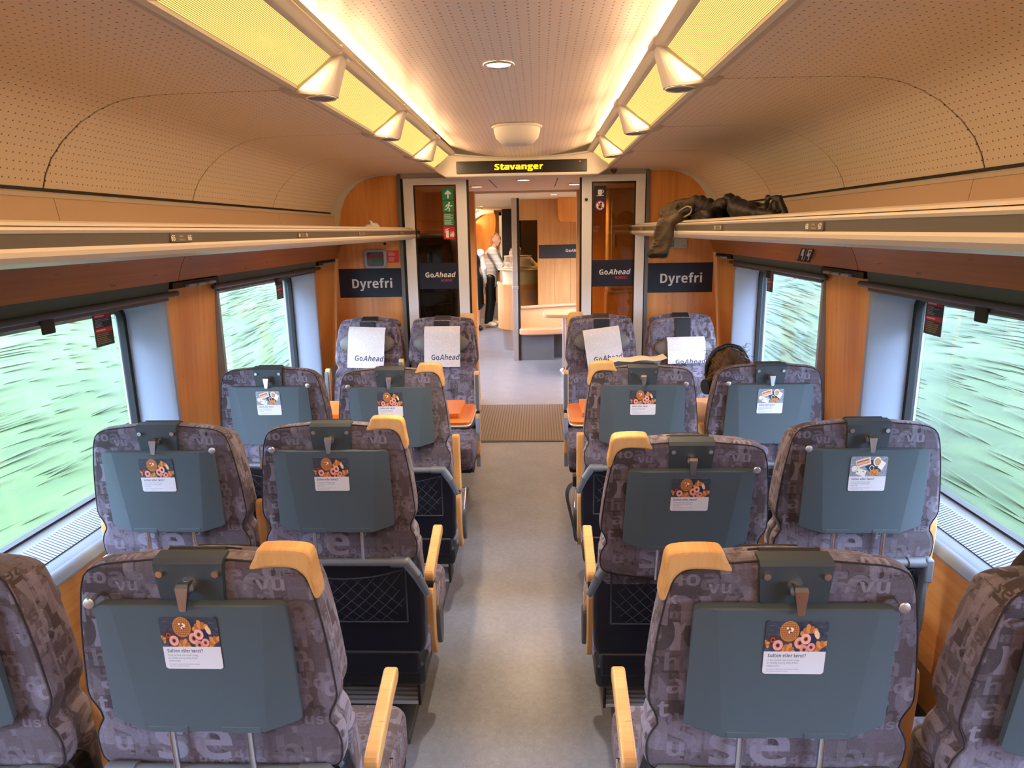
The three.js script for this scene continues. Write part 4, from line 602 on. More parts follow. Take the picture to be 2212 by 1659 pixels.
// ------------------------------------------------------------------ people
const SKIN = std({ color: lin(0.62, 0.36, 0.26), roughness: 0.55 });
function bones(J, list) { return list.map(([a, ra, b, rb]) => [...J[a], ra, ...J[b], rb]); }
function headBones(c, fwd, up, s = 1) {   // skull, jaw, nose, ears, neck root
  const F = V3(...fwd).normalize(), U = V3(...up).normalize(), R = V3().crossVectors(F, U).normalize(); const at = (r, u, f) => { const p = V3(...c).addScaledVector(R, r * s).addScaledVector(U, u * s).addScaledVector(F, f * s); return [p.x, p.y, p.z]; };
  return { at, list: [[...at(0, 0.025, -0.015), 0.083 * s, ...at(0, 0.02, 0.02), 0.076 * s], [...at(0, -0.03, 0.035), 0.062 * s, ...at(0, -0.085, 0.055), 0.034 * s], [...at(0, 0.0, 0.09), 0.010 * s, ...at(0, -0.03, 0.108), 0.014 * s], [...at(0.078, -0.01, -0.005), 0.014 * s, ...at(0.08, -0.04, 0), 0.010 * s], [...at(-0.078, -0.01, -0.005), 0.014 * s, ...at(-0.08, -0.04, 0), 0.010 * s], [...at(0, -0.06, -0.01), 0.052 * s, ...at(0, -0.15, -0.03), 0.055 * s], [...at(-0.022, -0.058, 0.085), 0.008 * s, ...at(0.022, -0.058, 0.085), 0.008 * s]] };
}
function handBones(w, dir, curl, side) {   // palm, four fingers and a thumb
  const D = V3(...dir).normalize(), N = V3(...curl).normalize(), S = V3().crossVectors(D, N).normalize().multiplyScalar(side), at = (d, s, n) => { const p = V3(...w).addScaledVector(D, d).addScaledVector(S, s).addScaledVector(N, n); return [p.x, p.y, p.z]; };
  const q = [[...at(0, 0, 0), 0.024, ...at(0.03, 0, 0), 0.022]];
  for (const k of [-1.5, -0.5, 0.5, 1.5]) { const L = 0.075 - Math.abs(k - 0.3) * 0.008; q.push([...at(0.02, k * 0.012, 0), 0.013, ...at(0.085, k * 0.019, 0.003), 0.010], [...at(0.085, k * 0.019, 0.003), 0.0088, ...at(0.085 + L * .5, k * 0.02, 0.018), 0.0080], [...at(0.085 + L * .5, k * 0.02, 0.018), 0.0080, ...at(0.085 + L * .8, k * 0.02, 0.045), 0.0070]); }
  q.push([...at(0.02, 0.02, 0.004), 0.013, ...at(0.055, 0.048, 0.02), 0.0105], [...at(0.055, 0.048, 0.02), 0.0105, ...at(0.085, 0.052, 0.034), 0.0085]); return q;
}
function eyes(h, parent, s = 1) { for (const k of [-1, 1]) { const e = part('eye', new THREE.SphereGeometry(0.011 * s, 12, 10), M.white, parent, h.at(k * 0.032, 0.008, 0.082)); part('iris', new THREE.SphereGeometry(0.006 * s, 10, 8), M.black, e, h.at(k * 0.032, 0.008, 0.090).map((v, i) => v - h.at(k * 0.032, 0.008, 0.082)[i])); } }
function person(label, pos, J, limbs, head, o) {
  const t = thing('person', label, 'person', pos, 0);
  const body = [...bones(J, limbs), ...head.list];
  const m = part('body', mergeGeometries([skin(body, o.cell || 0.012, 0.03), ...(o.hands || []).map(h => skin(h, 0.0035, 0.012))].map(clean)), SKIN, t); eyes(head, m);
  return t;
}
{ // passenger asleep by the right window: head, headphones, beige sleeves
  const J = { pel: [0.02, 0.56, 0.02], belly: [0.01, 0.70, 0.03], chest: [-0.03, 0.86, 0.015], neck: [-0.078, 0.985, 0.055], shL: [0.12, 0.935, 0.0], shR: [-0.20, 0.915, 0.0], elL: [0.20, 0.68, -0.10], elR: [-0.19, 0.70, -0.15], wrL: [0.08, 0.755, -0.33], wrR: [-0.14, 0.775, -0.40], hipL: [0.11, 0.54, 0.0], hipR: [-0.07, 0.54, 0.0], knL: [0.15, 0.57, -0.42], knR: [-0.14, 0.57, -0.42], anL: [0.17, 0.145, -0.40], anR: [-0.19, 0.145, -0.40], toL: [0.18, 0.09, -0.55], toR: [-0.22, 0.09, -0.55] };
  const head = headBones([-0.10, 1.125, 0.075], [-0.25, -0.28, -1], [-0.12, 1, -0.2], 1.06);
  const L = [['pel', 0.13, 'belly', 0.125], ['belly', 0.125, 'chest', 0.13], ['chest', 0.10, 'neck', 0.055], ['chest', 0.10, 'shL', 0.062], ['chest', 0.10, 'shR', 0.062], ['shL', 0.056, 'elL', 0.042], ['shR', 0.056, 'elR', 0.042], ['elL', 0.042, 'wrL', 0.027], ['elR', 0.042, 'wrR', 0.027], ['hipL', 0.088, 'knL', 0.062], ['hipR', 0.088, 'knR', 0.062], ['knL', 0.06, 'anL', 0.04], ['knR', 0.06, 'anR', 0.04], ['anL', 0.042, 'toL', 0.032], ['anR', 0.042, 'toR', 0.032]];
  const hands = [handBones(J.wrL, [-0.2, -0.02, -1], [-0.3, -1, 0], 1), handBones(J.wrR, [0.3, -0.05, -1], [0.2, -1, 0], -1)];
  const t = person('dark-haired person with black over-ear headphones dozing in the seat by the right window', [1.06, -0.045, -3.15], J, L, head, { hands });
  const grow = (list, d) => list.map(b => [b[0], b[1], b[2], b[3] + d, b[4], b[5], b[6], b[7] + d]);
  part('sweater', skin(grow(bones(J, L.slice(0, 9)).map((b, i) => i >= 7 ? [b[0], b[1], b[2], b[3], b[0] + (b[4] - b[0]) * 0.93, b[1] + (b[5] - b[1]) * 0.93, b[2] + (b[6] - b[2]) * 0.93, b[7] + 0.006] : b), 0.014), 0.012, 0.035), std({ color: lin(0.60, 0.42, 0.31), roughness: 0.9 }), t);
  part('trousers', skin(grow(bones(J, [L[0], ...L.slice(9, 13)]), 0.012), 0.012, 0.03), std({ color: 0x20232e, roughness: 0.85 }), t);
  for (const k of ['L', 'R']) part('shoe', skin([[...J['an' + k], 0.052, ...J['to' + k], 0.042]], 0.01, 0.02), M.black, t);
  const hp = head.at; const hb = [];
  for (let i = 0; i < 150; i++) { const a = rr(0, 6.28), u = rr(-0.25, 1), f = Math.sqrt(Math.max(0, 1 - u * u)); const x = Math.cos(a) * f, z = Math.sin(a) * f; if (z > 0.35 && u < 0.5) continue; hb.push([...hp(x * 0.079, 0.028 + u * 0.088, z * 0.088 - 0.012), rr(0.012, 0.02), ...hp(x * 0.088 + rr(-.012, .012), 0.014 + u * 0.082 + rr(-.02, .01), z * 0.097 - 0.014), rr(0.008, 0.014)]); }
  for (let i = 0; i < 26; i++) { const x = rr(-0.075, 0.075); hb.push([...hp(x, -0.02, -0.075), 0.018, ...hp(x * 1.0, -0.10, -0.062), 0.014]); }
  const hair = part('hair', skin(hb, 0.004, 0.009, (x, y, z) => 0.0022 * Math.sin(260 * x + 40 * Math.sin(20 * y) + 90 * z)), std({ color: lin(0.085, 0.042, 0.019), roughness: 0.7 }), t);
  const loose = []; for (let i = 0; i < 60; i++) { const a = rr(0, 6.28), x = Math.cos(a) * 0.085 * rr(0.2, 1), z = Math.sin(a) * 0.09; const y = rr(0.06, 0.12); loose.push(tube([hp(x, y, z - 0.01), hp(x * 1.15 + rr(-.02, .02), y + 0.02, z - 0.015), hp(x * 1.3 + rr(-.03, .03), y + rr(-0.01, 0.04), z - 0.02)], 0.0009, 6, 4)); }
  part('loose_hair', loose, std({ color: lin(0.06, 0.03, 0.015), roughness: 0.5 }), hair);
  const hpn = part('headphone_band', tube([hp(-0.098, -0.01, -0.01), hp(-0.097, 0.06, -0.02), hp(-0.06, 0.118, -0.03), hp(0, 0.136, -0.034), hp(0.06, 0.118, -0.03), hp(0.097, 0.06, -0.02), hp(0.098, -0.01, -0.01)], 0.0095, 40, 10), M.black, t, null, null, 'black padded headphones');
  for (const s of [-1, 1]) part('ear_cup', rod(hp(s * 0.078, -0.025, -0.005), hp(s * 0.112, -0.025, -0.008), 0.040, 0.034, 24), M.black, hpn);
}
function standing(label, pos, turn, J, head, hands, clothes) {
  const L = [['pel', 0.115, 'belly', 0.10], ['belly', 0.10, 'chest', 0.115], ['chest', 0.09, 'neck', 0.05], ['chest', 0.085, 'shL', 0.055], ['chest', 0.085, 'shR', 0.055], ['shL', 0.048, 'elL', 0.038], ['shR', 0.048, 'elR', 0.038], ['elL', 0.038, 'wrL', 0.025], ['elR', 0.038, 'wrR', 0.025], ['hipL', 0.085, 'knL', 0.057], ['hipR', 0.085, 'knR', 0.057], ['knL', 0.055, 'anL', 0.038], ['knR', 0.055, 'anR', 0.038], ['anL', 0.038, 'toL', 0.028], ['anR', 0.038, 'toR', 0.028]];
  const t = person(label, pos, J, L, head, { hands, cell: 0.013 }); t.rotation.y = turn;
  clothes(t, L, (ids, d) => bones(J, ids.map(i => L[i])).map(b => [b[0], b[1], b[2], b[3] + d, b[4], b[5], b[6], b[7] + d])); return t;
}
{ // woman at the counter
  const J = { pel: [0, 0.93, 0], belly: [0.02, 1.08, 0.0], chest: [0.055, 1.30, 0.0], neck: [0.09, 1.44, 0.01], shL: [0.06, 1.38, 0.15], shR: [0.06, 1.37, -0.15], elL: [0.20, 1.12, 0.20], elR: [0.22, 1.12, -0.16], wrL: [0.36, 1.10, 0.08], wrR: [0.38, 1.12, -0.08], hipL: [0, 0.90, 0.085], hipR: [0, 0.90, -0.085], knL: [-0.01, 0.49, 0.10], knR: [0.02, 0.49, -0.10], anL: [-0.07, 0.08, 0.11], anR: [-0.03, 0.08, -0.11], toL: [0.07, 0.035, 0.13], toR: [0.10, 0.035, -0.12] };
  const head = headBones([0.125, 1.595, 0.03], [0.75, -0.04, 0.6], [0.06, 1, 0], 1.0);
  standing('smiling blond woman in a loose grey striped shirt standing at the café counter', [-0.79, 0, -12.8], 0, J, head, [handBones(J.wrL, [1, 0.1, -0.2], [0, -1, 0], 1), handBones(J.wrR, [1, 0.1, 0.2], [0, -1, 0], -1)], (t, L, g) => {
    const stripe = tex(canvas(64, 64, (c) => { c.fillStyle = '#d9d6da'; c.fillRect(0, 0, 64, 64); c.fillStyle = '#77788c'; c.fillRect(0, 0, 64, 22); }), 1 / 0.03, 1 / 0.022);
    const sh = boxUV(skin([...g([1, 3, 4, 5, 6], 0.03), ...g([7, 8], 0.018).map(b => [b[0], b[1], b[2], b[3], b[0] + (b[4] - b[0]) * 0.75, b[1] + (b[5] - b[1]) * 0.75, b[2] + (b[6] - b[2]) * 0.75, b[7] + 0.012]), [-0.03, 0.84, 0, 0.155, 0.02, 1.12, 0, 0.14]], 0.013, 0.05)); part('shirt', sh, std({ map: stripe, roughness: 0.9 }), t);
    part('trousers', skin(g([9, 10, 11, 12], 0.014), 0.013, 0.03), M.black, t); for (const k of ['L', 'R']) part('shoe', skin([[...J['an' + k].map((v, i) => i === 1 ? 0.06 : v), 0.05, ...J['to' + k].map((v, i) => i === 1 ? 0.045 : v), 0.042]], 0.01, 0.02), M.white, t);
    const h = []; for (let i = 0; i < 90; i++) { const a = rr(0, 6.28), u = rr(-0.1, 1), f = Math.sqrt(1 - u * u), x = Math.cos(a) * f, z = Math.sin(a) * f; if (z > 0.25 && u < 0.72) continue; h.push([...head.at(x * 0.076, 0.03 + u * 0.084, z * 0.086 - 0.012), 0.014, ...head.at(x * 0.082, 0.015 + u * 0.08, z * 0.092 - 0.016), 0.011]); } for (let i = 0; i < 8; i++) h.push([...head.at(rr(-.03, .03), -0.01, -0.09), 0.02, ...head.at(rr(-.02, .02), -0.13, -0.115), 0.016]);
    part('hair', skin(h, 0.007, 0.014), std({ color: lin(0.50, 0.30, 0.11), roughness: 0.55 }), t);
    part('bag_strap', tube([[0.10, 1.40, 0.20], [0.12, 1.28, 0.20], [0.16, 1.12, 0.17], [0.17, 1.02, 0.10]], 0.014, 16, 8), M.black, t);
  });
}
{ // waiter in black, half hidden behind the door jamb
  const J = { pel: [0, 0.93, 0], belly: [0, 1.08, 0.0], chest: [0, 1.29, 0.0], neck: [0, 1.43, 0.0], shL: [-0.165, 1.37, 0], shR: [0.165, 1.37, 0], elL: [-0.21, 1.10, -0.02], elR: [0.215, 1.10, -0.02], wrL: [-0.17, 0.88, -0.12], wrR: [0.225, 0.86, -0.10], hipL: [-0.085, 0.90, 0], hipR: [0.085, 0.90, 0], knL: [-0.09, 0.49, 0.02], knR: [0.085, 0.49, 0.0], anL: [-0.09, 0.08, 0], anR: [0.10, 0.08, 0.02], toL: [-0.11, 0.035, 0.12], toR: [0.15, 0.035, 0.10] };
  const head = headBones([0, 1.59, -0.01], [0.2, -0.1, -1], [0, 1, 0], 1.0);
  standing('person in a black sleeveless dress and white blouse half hidden behind the left door jamb', [-1.085, 0, -12.3], 0, J, head, [handBones(J.wrR, [0, -1, -0.2], [-1, 0, -0.3], 1), handBones(J.wrL, [0, -1, -0.2], [1, 0, -0.3], -1)], (t, L, g) => {
    part('blouse', skin(g([3, 4, 5, 6, 7, 8], 0.014), 0.012, 0.03), M.white, t);
    part('dress', skin([...g([0, 1], 0.03), [...[0, 1.24, 0], 0.165, ...[0, 1.37, 0], 0.13], [-0.04, 0.90, 0, 0.15, -0.05, 0.50, 0, 0.15], [0.05, 0.90, 0, 0.15, 0.06, 0.50, 0, 0.15]], 0.013, 0.05), M.black, t);
    for (const k of ['L', 'R']) part('shoe', skin([[...J['an' + k].map((v, i) => i === 1 ? 0.07 : v), 0.046, ...J['to' + k].map((v, i) => i === 1 ? 0.04 : v), 0.036]], 0.01, 0.02), M.black, t);
    const h = []; for (let i = 0; i < 60; i++) { const a = rr(0, 6.28), u = rr(-0.2, 1), f = Math.sqrt(1 - u * u), x = Math.cos(a) * f, z = Math.sin(a) * f; if (z > 0.3 && u < 0.6) continue; h.push([...head.at(x * 0.076, 0.03 + u * 0.084, z * 0.086 - 0.012), 0.014, ...head.at(x * 0.08, 0.015 + u * 0.08, z * 0.09 - 0.016), 0.011]); }
    part('hair', skin(h, 0.008, 0.014), std({ color: lin(0.16, 0.09, 0.04), roughness: 0.6 }), t);
  });
}
{ // customer bending over the counter behind the steel post
  const J = { pel: [0.10, 0.93, -0.05], belly: [0.05, 1.06, 0], chest: [-0.04, 1.22, 0.06], neck: [-0.14, 1.30, 0.10], shL: [-0.05, 1.27, 0.20], shR: [-0.03, 1.27, -0.08], elL: [-0.16, 1.10, 0.30], elR: [0.16, 1.14, -0.02], wrL: [-0.28, 1.235, 0.22], wrR: [0.30, 1.13, 0.12], hipL: [0.12, 0.90, 0.05], hipR: [0.12, 0.90, -0.12], knL: [0.12, 0.49, 0.06], knR: [0.13, 0.49, -0.12], anL: [0.13, 0.08, 0.06], anR: [0.15, 0.08, -0.12], toL: [0.02, 0.035, 0.08], toR: [0.04, 0.035, -0.12] };
  const head = headBones([-0.20, 1.385, 0.14], [-0.8, -0.5, 0.35], [-0.35, 1, 0], 1.0);
  standing('person in a beige jacket leaning over the café counter behind the steel post', [-0.06, 0, -11.2], 0, J, head, [handBones(J.wrL, [-1, 0, 0], [0, -1, 0], 1), handBones(J.wrR, [1, 0, 0.3], [0, -1, 0], -1)], (t, L, g) => {
    part('jacket', skin([...g([0, 1, 3, 4, 5, 6], 0.025), ...g([7, 8], 0.014)], 0.013, 0.05), std({ color: lin(0.56, 0.44, 0.30), roughness: 0.85 }), t);
    part('trousers', skin(g([9, 10, 11, 12], 0.014), 0.013, 0.03), M.black, t); for (const k of ['L', 'R']) part('shoe', skin([[...J['an' + k].map((v, i) => i === 1 ? 0.06 : v), 0.05, ...J['to' + k].map((v, i) => i === 1 ? 0.045 : v), 0.042]], 0.01, 0.02), M.black, t);
    const h = []; for (let i = 0; i < 60; i++) { const a = rr(0, 6.28), u = rr(-0.1, 1), f = Math.sqrt(1 - u * u), x = Math.cos(a) * f, z = Math.sin(a) * f; if (z > 0.3 && u < 0.6) continue; h.push([...head.at(x * 0.076, 0.03 + u * 0.084, z * 0.086 - 0.012), 0.014, ...head.at(x * 0.08, 0.015 + u * 0.08, z * 0.09 - 0.016), 0.011]); }
    part('hair', skin(h, 0.008, 0.014), std({ color: lin(0.30, 0.2, 0.1), roughness: 0.6 }), t);
  });
}
// ------------------------------------------------------------------ jacket on the right rack
{
  const leather = std({ color: lin(0.009, 0.0055, 0.0035), roughness: 0.48 }), worn = std({ color: lin(0.095, 0.060, 0.032), roughness: 0.6 });
  const t = thing('leather_jacket', 'crumpled dark brown leather jacket lying on the right rack with one sleeve hanging down', 'jacket', [0, 0, 0]);
  const n1 = noise2(1, 1, 13, 13), wr = (k) => (x, y, z) => k * (1.6 * Math.abs(Math.sin(19 * x + 11 * z + 3 * Math.sin(13 * y + 7 * z))) + 1.2 * Math.abs(Math.sin(33 * y - 17 * z + 2.5 * Math.sin(19 * x + 5 * z))) + 0.6 * Math.abs(Math.sin(52 * z + 40 * y + 30 * x)) - 1.6);
  const body = [[0.95, 1.80, -2.8, 0.03, 0.95, 1.82, -3.0, 0.045], [0.94, 1.82, -2.96, 0.04, 0.95, 1.862, -3.12, 0.024], [0.95, 1.862, -3.12, 0.024, 0.96, 1.835, -3.34, 0.045], [1.02, 1.81, -3.0, 0.04, 1.02, 1.82, -3.8, 0.05], [0.91, 1.805, -3.2, 0.035, 0.90, 1.81, -3.95, 0.04], [0.94, 1.835, -3.36, 0.03, 0.93, 1.872, -3.60, 0.03], [1.10, 1.81, -3.1, 0.04, 1.1, 1.81, -3.8, 0.05], [0.87, 1.80, -3.15, 0.025, 0.85, 1.80, -3.75, 0.028], [0.93, 1.887, -3.64, 0.022, 0.92, 1.86, -3.9, 0.04], [0.97, 1.79, -2.62, 0.02, 0.96, 1.80, -2.85, 0.03]];
  for (let n = 0; n < 34; n++) { const b = body[Math.floor(rnd() * 9)], f = rnd(), g = Math.min(1, f + rr(0.15, 0.4)), r = b[3] * 0.85, a = rr(-0.6, 1.9); const at = (f, a, k) => [b[0] + (b[4] - b[0]) * f - Math.cos(a) * r * k, b[1] + (b[5] - b[1]) * f + Math.sin(a) * r * k, b[2] + (b[6] - b[2]) * f]; body.push([...at(f, a, 1.0), rr(0.006, 0.011), ...at(g, a + rr(-0.9, 0.9), 1.05), rr(0.003, 0.007)]); }
  part('body', skin(body, 0.0085, 0.014, wr(0.003)), leather, t);
  part('upper_sleeve', skin([[0.92, 1.882, -3.66, 0.030, 0.87, 1.850, -3.95, 0.042], [0.87, 1.850, -3.95, 0.042, 0.835, 1.832, -4.06, 0.040], [0.86, 1.815, -3.8, 0.034, 0.84, 1.812, -4.0, 0.034], [0.85, 1.86, -3.80, 0.008, 0.815, 1.84, -4.02, 0.006], [0.88, 1.885, -3.74, 0.008, 0.84, 1.868, -4.03, 0.006]], 0.007, 0.02, wr(0.004)), worn, t);
  const flat = []; const path = [[0.88, 1.806, -3.50], [0.79, 1.800, -3.475], [0.758, 1.778, -3.47], [0.748, 1.71, -3.475], [0.728, 1.640, -3.49]]; for (let k = 0; k < 4; k++) for (const d of [-0.03, -0.01, 0.01, 0.03]) { const a = Math.max(0, Math.min(1, (k - 1) / 1.2)), b = Math.max(0, Math.min(1, k / 1.2)); flat.push([path[k][0] - a * 0.022 + d * a * 0.85, path[k][1], path[k][2] + d * (1 - a * 0.6), 0.020, path[k + 1][0] - b * 0.022 + d * b * 0.95, path[k + 1][1], path[k + 1][2] + d * (1 - b * 0.6), 0.021]); }
  for (let n = 0; n < 9; n++) { const y = 1.63 + n * 0.016, w = rr(-0.025, 0.025); flat.push([0.665 + (y - 1.63) * 0.20, y, -3.468 + w * 0.2, 0.006, 0.745 + (y - 1.63) * 0.20, y + rr(-0.016, 0.016), -3.462, 0.005]); }
  const sl = part('hanging_sleeve', skin(flat, 0.006, 0.010, wr(0.003)), worn, t);
  part('cuff', skin([-0.030, -0.01, 0.01, 0.030].map(d => [0.706 + d, 1.637, -3.49 + d * 0.3, 0.023, 0.703 + d, 1.622, -3.49 + d * 0.3, 0.022]), 0.005, 0.01, wr(0.0015)), leather, sl);
  part('collar', skin([[0.97, 1.795, -2.70, 0.016, 0.985, 1.856, -2.74, 0.010], [0.985, 1.856, -2.74, 0.010, 1.00, 1.852, -2.64, 0.008], [1.00, 1.852, -2.64, 0.008, 1.00, 1.795, -2.58, 0.012], [0.97, 1.80, -2.66, 0.016, 0.99, 1.835, -2.68, 0.012], [0.96, 1.80, -2.80, 0.02, 0.975, 1.82, -2.72, 0.014], [0.985, 1.80, -2.62, 0.014, 0.995, 1.83, -2.66, 0.012]], 0.005, 0.012, wr(0.002)), leather, t);
  part('opening_seam', tube([[0.822, 1.795, -3.82], [0.812, 1.81, -3.66], [0.806, 1.832, -3.48], [0.808, 1.846, -3.34], [0.812, 1.836, -3.26], [0.814, 1.812, -3.30], [0.815, 1.794, -3.50], [0.820, 1.788, -3.70]], 0.0042, 60, 6, true), std({ color: lin(0.38, 0.30, 0.20), roughness: 0.6 }), t);
  part('lining', new THREE.SphereGeometry(1, 24, 16).scale(0.022, 0.026, 0.24).rotateX(-0.10).translate(0.826, 1.815, -3.52), M.black, t);
  part('button', new THREE.CylinderGeometry(0.010, 0.010, 0.006, 18).rotateZ(Math.PI / 2).translate(0.806, 1.834, -4.03), M.chrome, t);
  const bag = thing('plastic_bag', 'crumpled white bag peeking over the far end of the left rack', 'bag', [-0.98, 1.772, -4.55]);
  part('body', skin([[0, 0.01, 0.1, 0.02, 0, 0.02, -0.1, 0.03], [0.02, 0.0, -0.06, 0.03, 0.0, 0.055, 0.02, 0.008], [0, 0, -0.15, 0.02, 0, 0.03, -0.2, 0.008]], 0.006, 0.02, wr(0.003)), M.white, bag);
}
{ // odds and ends: bag strap by the third row, print and phone on the right table
  const st = thing('bag_strap', 'black webbing strap hanging into the aisle beside the third-row seat on the right', 'strap', [0.262, 0, -2.99]);
  const pts = [[0.03, 0.62, 0.02], [-0.012, 0.60, 0.0], [-0.03, 0.56, 0.0], [-0.018, 0.48, 0.005], [0.0, 0.40, 0.01], [0.012, 0.325, 0.015]];
  part('webbing', loft([-0.013, 0.013].map(k => new THREE.CatmullRomCurve3(pts.map(p => V3(p[0] + k * 0.6, p[1], p[2] + k))).getPoints(30).map(p => [p.x, p.y, p.z])), false), std({ color: 0x0b0b0d, roughness: 0.8, side: THREE.DoubleSide }), st);
  part('buckle', rbox(-0.005, 0.045, 0.60, 0.655, -0.012, 0.028, 0.006), M.black, st);
  const pr = part('leaflet', boxUV(rbox(-0.07, 0.07, 0, 0.003, -0.045, 0.045, 0.001)), M.white, scene, [0.965, 0.751, -3.77], [0, 0.3, 0]); tag(pr, 'small white leaflet lying on the right folding table', 'leaflet');
  const ph = thing('phone', 'black phone lying beside the leaflet on the right folding table', 'phone', [0.885, 0.751, -3.755], 0.2); part('case', rbox(-0.035, 0.035, 0, 0.008, -0.07, 0.07, 0.004), M.black, ph); part('screen', rbox(-0.031, 0.031, 0.0078, 0.0086, -0.065, 0.065, 0.0003), std({ color: 0x111318, roughness: 0.1 }), ph);
}
// ------------------------------------------------------------------ vestibule and café beyond the doorway
{
  const v = struct('wall_vestibule');
  for (const s of [-1, 1]) {
    part('side_panel', boxUV(box(s * 1.42, s * 1.50, -0.12, 2.42, ZW - 0.09, ZP)), M.wood, v);
    part('cupboard_panel', boxUV(box(s * 1.0, s * 1.42, 0, 2.16, -6.0, ZP)), M.wood, v);
  }
  for (const [a, b] of [[-1.5, -0.565], [0.565, 1.5]]) { part('partition_panel', boxUV(box(a, b, 0, 2.16, ZP, ZP - 0.10)), M.wood, v); }
  part('jamb', boxUV(box(-0.575, -0.52, 0, 2.13, ZP + 0.02, ZP - 0.14)), M.woodPale, v); part('jamb', boxUV(box(0.49, 0.575, 0, 2.13, ZP + 0.02, ZP - 0.14)), M.woodPale, v);
  part('lintel', box(-0.60, 0.60, 2.11, 2.42, ZP, ZP - 0.12), M.creamLight, v);
  const c = struct('ceiling_vestibule'); part('ceiling_panel', box(-1.5, 1.5, 2.13, 2.15, ZW - 0.09, ZP), M.creamLight, c); part('ceiling_panel', box(-1.5, 1.5, 2.165, 2.185, ZP, ZB), M.creamLight, c);
  for (const x of [-0.26, 0.26]) part('joint', box(x - 0.004, x + 0.004, 2.1275, 2.132, -5.4, -6.4), M.black, c);
  const lamps = [[-0.42, 2.128, -6.15, 'left'], [0.42, 2.128, -6.1, 'right'], [0, 2.128, -5.45, 'middle']];
  const mk = (x, y, z, lab, k) => { const d = thing('downlight', lab, 'light', [x, y, z]); part('ring', new THREE.TorusGeometry(0.052, 0.006, 8, 32).rotateX(Math.PI / 2), M.chrome, d); part('lens', new THREE.CylinderGeometry(0.045, 0.045, 0.008, 28), glowMat([1, 0.72, 0.5], GLOW.bistro), d); const l = new THREE.SpotLight(lin(1, 0.70, 0.45), k, 0, 1.25, 0.7); l.position.set(x, y - 0.012, z); l.target.position.set(x, 0, z); l.castShadow = true; scene.add(l, l.target); };
  for (const [x, y, z, w] of lamps) mk(x, y, z, `round lit downlight in the vestibule ceiling, the ${w} one seen through the doorway`, 5);
  mk(0.30, 2.164, -8.5, 'round lit downlight above the café table', 5); mk(0.9, 2.164, -8.3, 'round lit downlight over the café bench, hidden by the right door frame', 5); mk(-0.85, 2.164, -8.4, 'round lit downlight over the café aisle near the vestibule', 6); mk(-0.9, 2.164, -10.2, 'round lit downlight over the café aisle beside the counter', 9); mk(-0.85, 2.164, -12.0, 'round lit downlight above the standing people in the café', 9); mk(0.1, 2.164, -11.2, 'round lit downlight over the café counter', 7); mk(-1.0, 2.164, -13.4, 'farthest round lit downlight in the café ceiling', 8);
  // dark rounded cabinet behind the left glass
  const k = thing('dark_cabinet', 'tall dark cabinet with rounded top behind the left glass door panel', 'cabinet', [-0.86, 0, -5.75]);
  part('carcass', extrude(smoothShape([[-0.30, 0.02], [0.30, 0.02], [0.30, 0.9], [0.30, 1.62], [0.26, 1.70], [0.1, 1.735], [-0.1, 1.735], [-0.26, 1.70], [-0.30, 1.62], [-0.30, 0.9]], 70), 0.3, 0.02, -0.15), M.navy, k);
  part('door', rbox(-0.26, 0.26, 0.08, 1.58, 0.165, 0.18, 0.004), M.black, k);
  const w = thing('cupboard_door', 'yellowish wooden cupboard with rounded frame behind the right glass door panel', 'cupboard', [0.86, 0, -6.0]);
  part('carcass', boxUV(rbox(-0.16, 0.16, 1.20, 2.08, -0.2, 0.0, 0.02)), M.woodPale, w); part('door', boxUV(rbox(-0.13, 0.13, 1.24, 2.04, 0, 0.012, 0.012)), M.woodPale, w); part('plinth', boxUV(box(-0.16, 0.16, 0, 1.20, -0.25, -0.02)), M.wood, w); part('handle', rbox(-0.11, -0.095, 1.6, 1.7, 0.012, 0.025, 0.004), M.brushed, w);
}
{ // mat in the doorway
  const m = thing('floor_mat', 'dark brown ribbed mat on the floor of the doorway', 'mat', [0, 0, -6.18]); part('base', rbox(-0.56, 0.56, 0.0005, 0.008, -0.63, 0.63, 0.003), std({ color: lin(0.12, 0.10, 0.088), roughness: 0.85 }), m);
  const r = []; for (let i = 0; i < 44; i++) r.push(box(-0.54 + i * 0.0251, -0.54 + i * 0.0251 + 0.015, 0.008, 0.0115, -0.61, 0.61)); const ribs = part('ribs', r, std({ color: lin(0.185, 0.155, 0.135), roughness: 0.85 }), m); ribs.userData.kind = 'stuff';
}
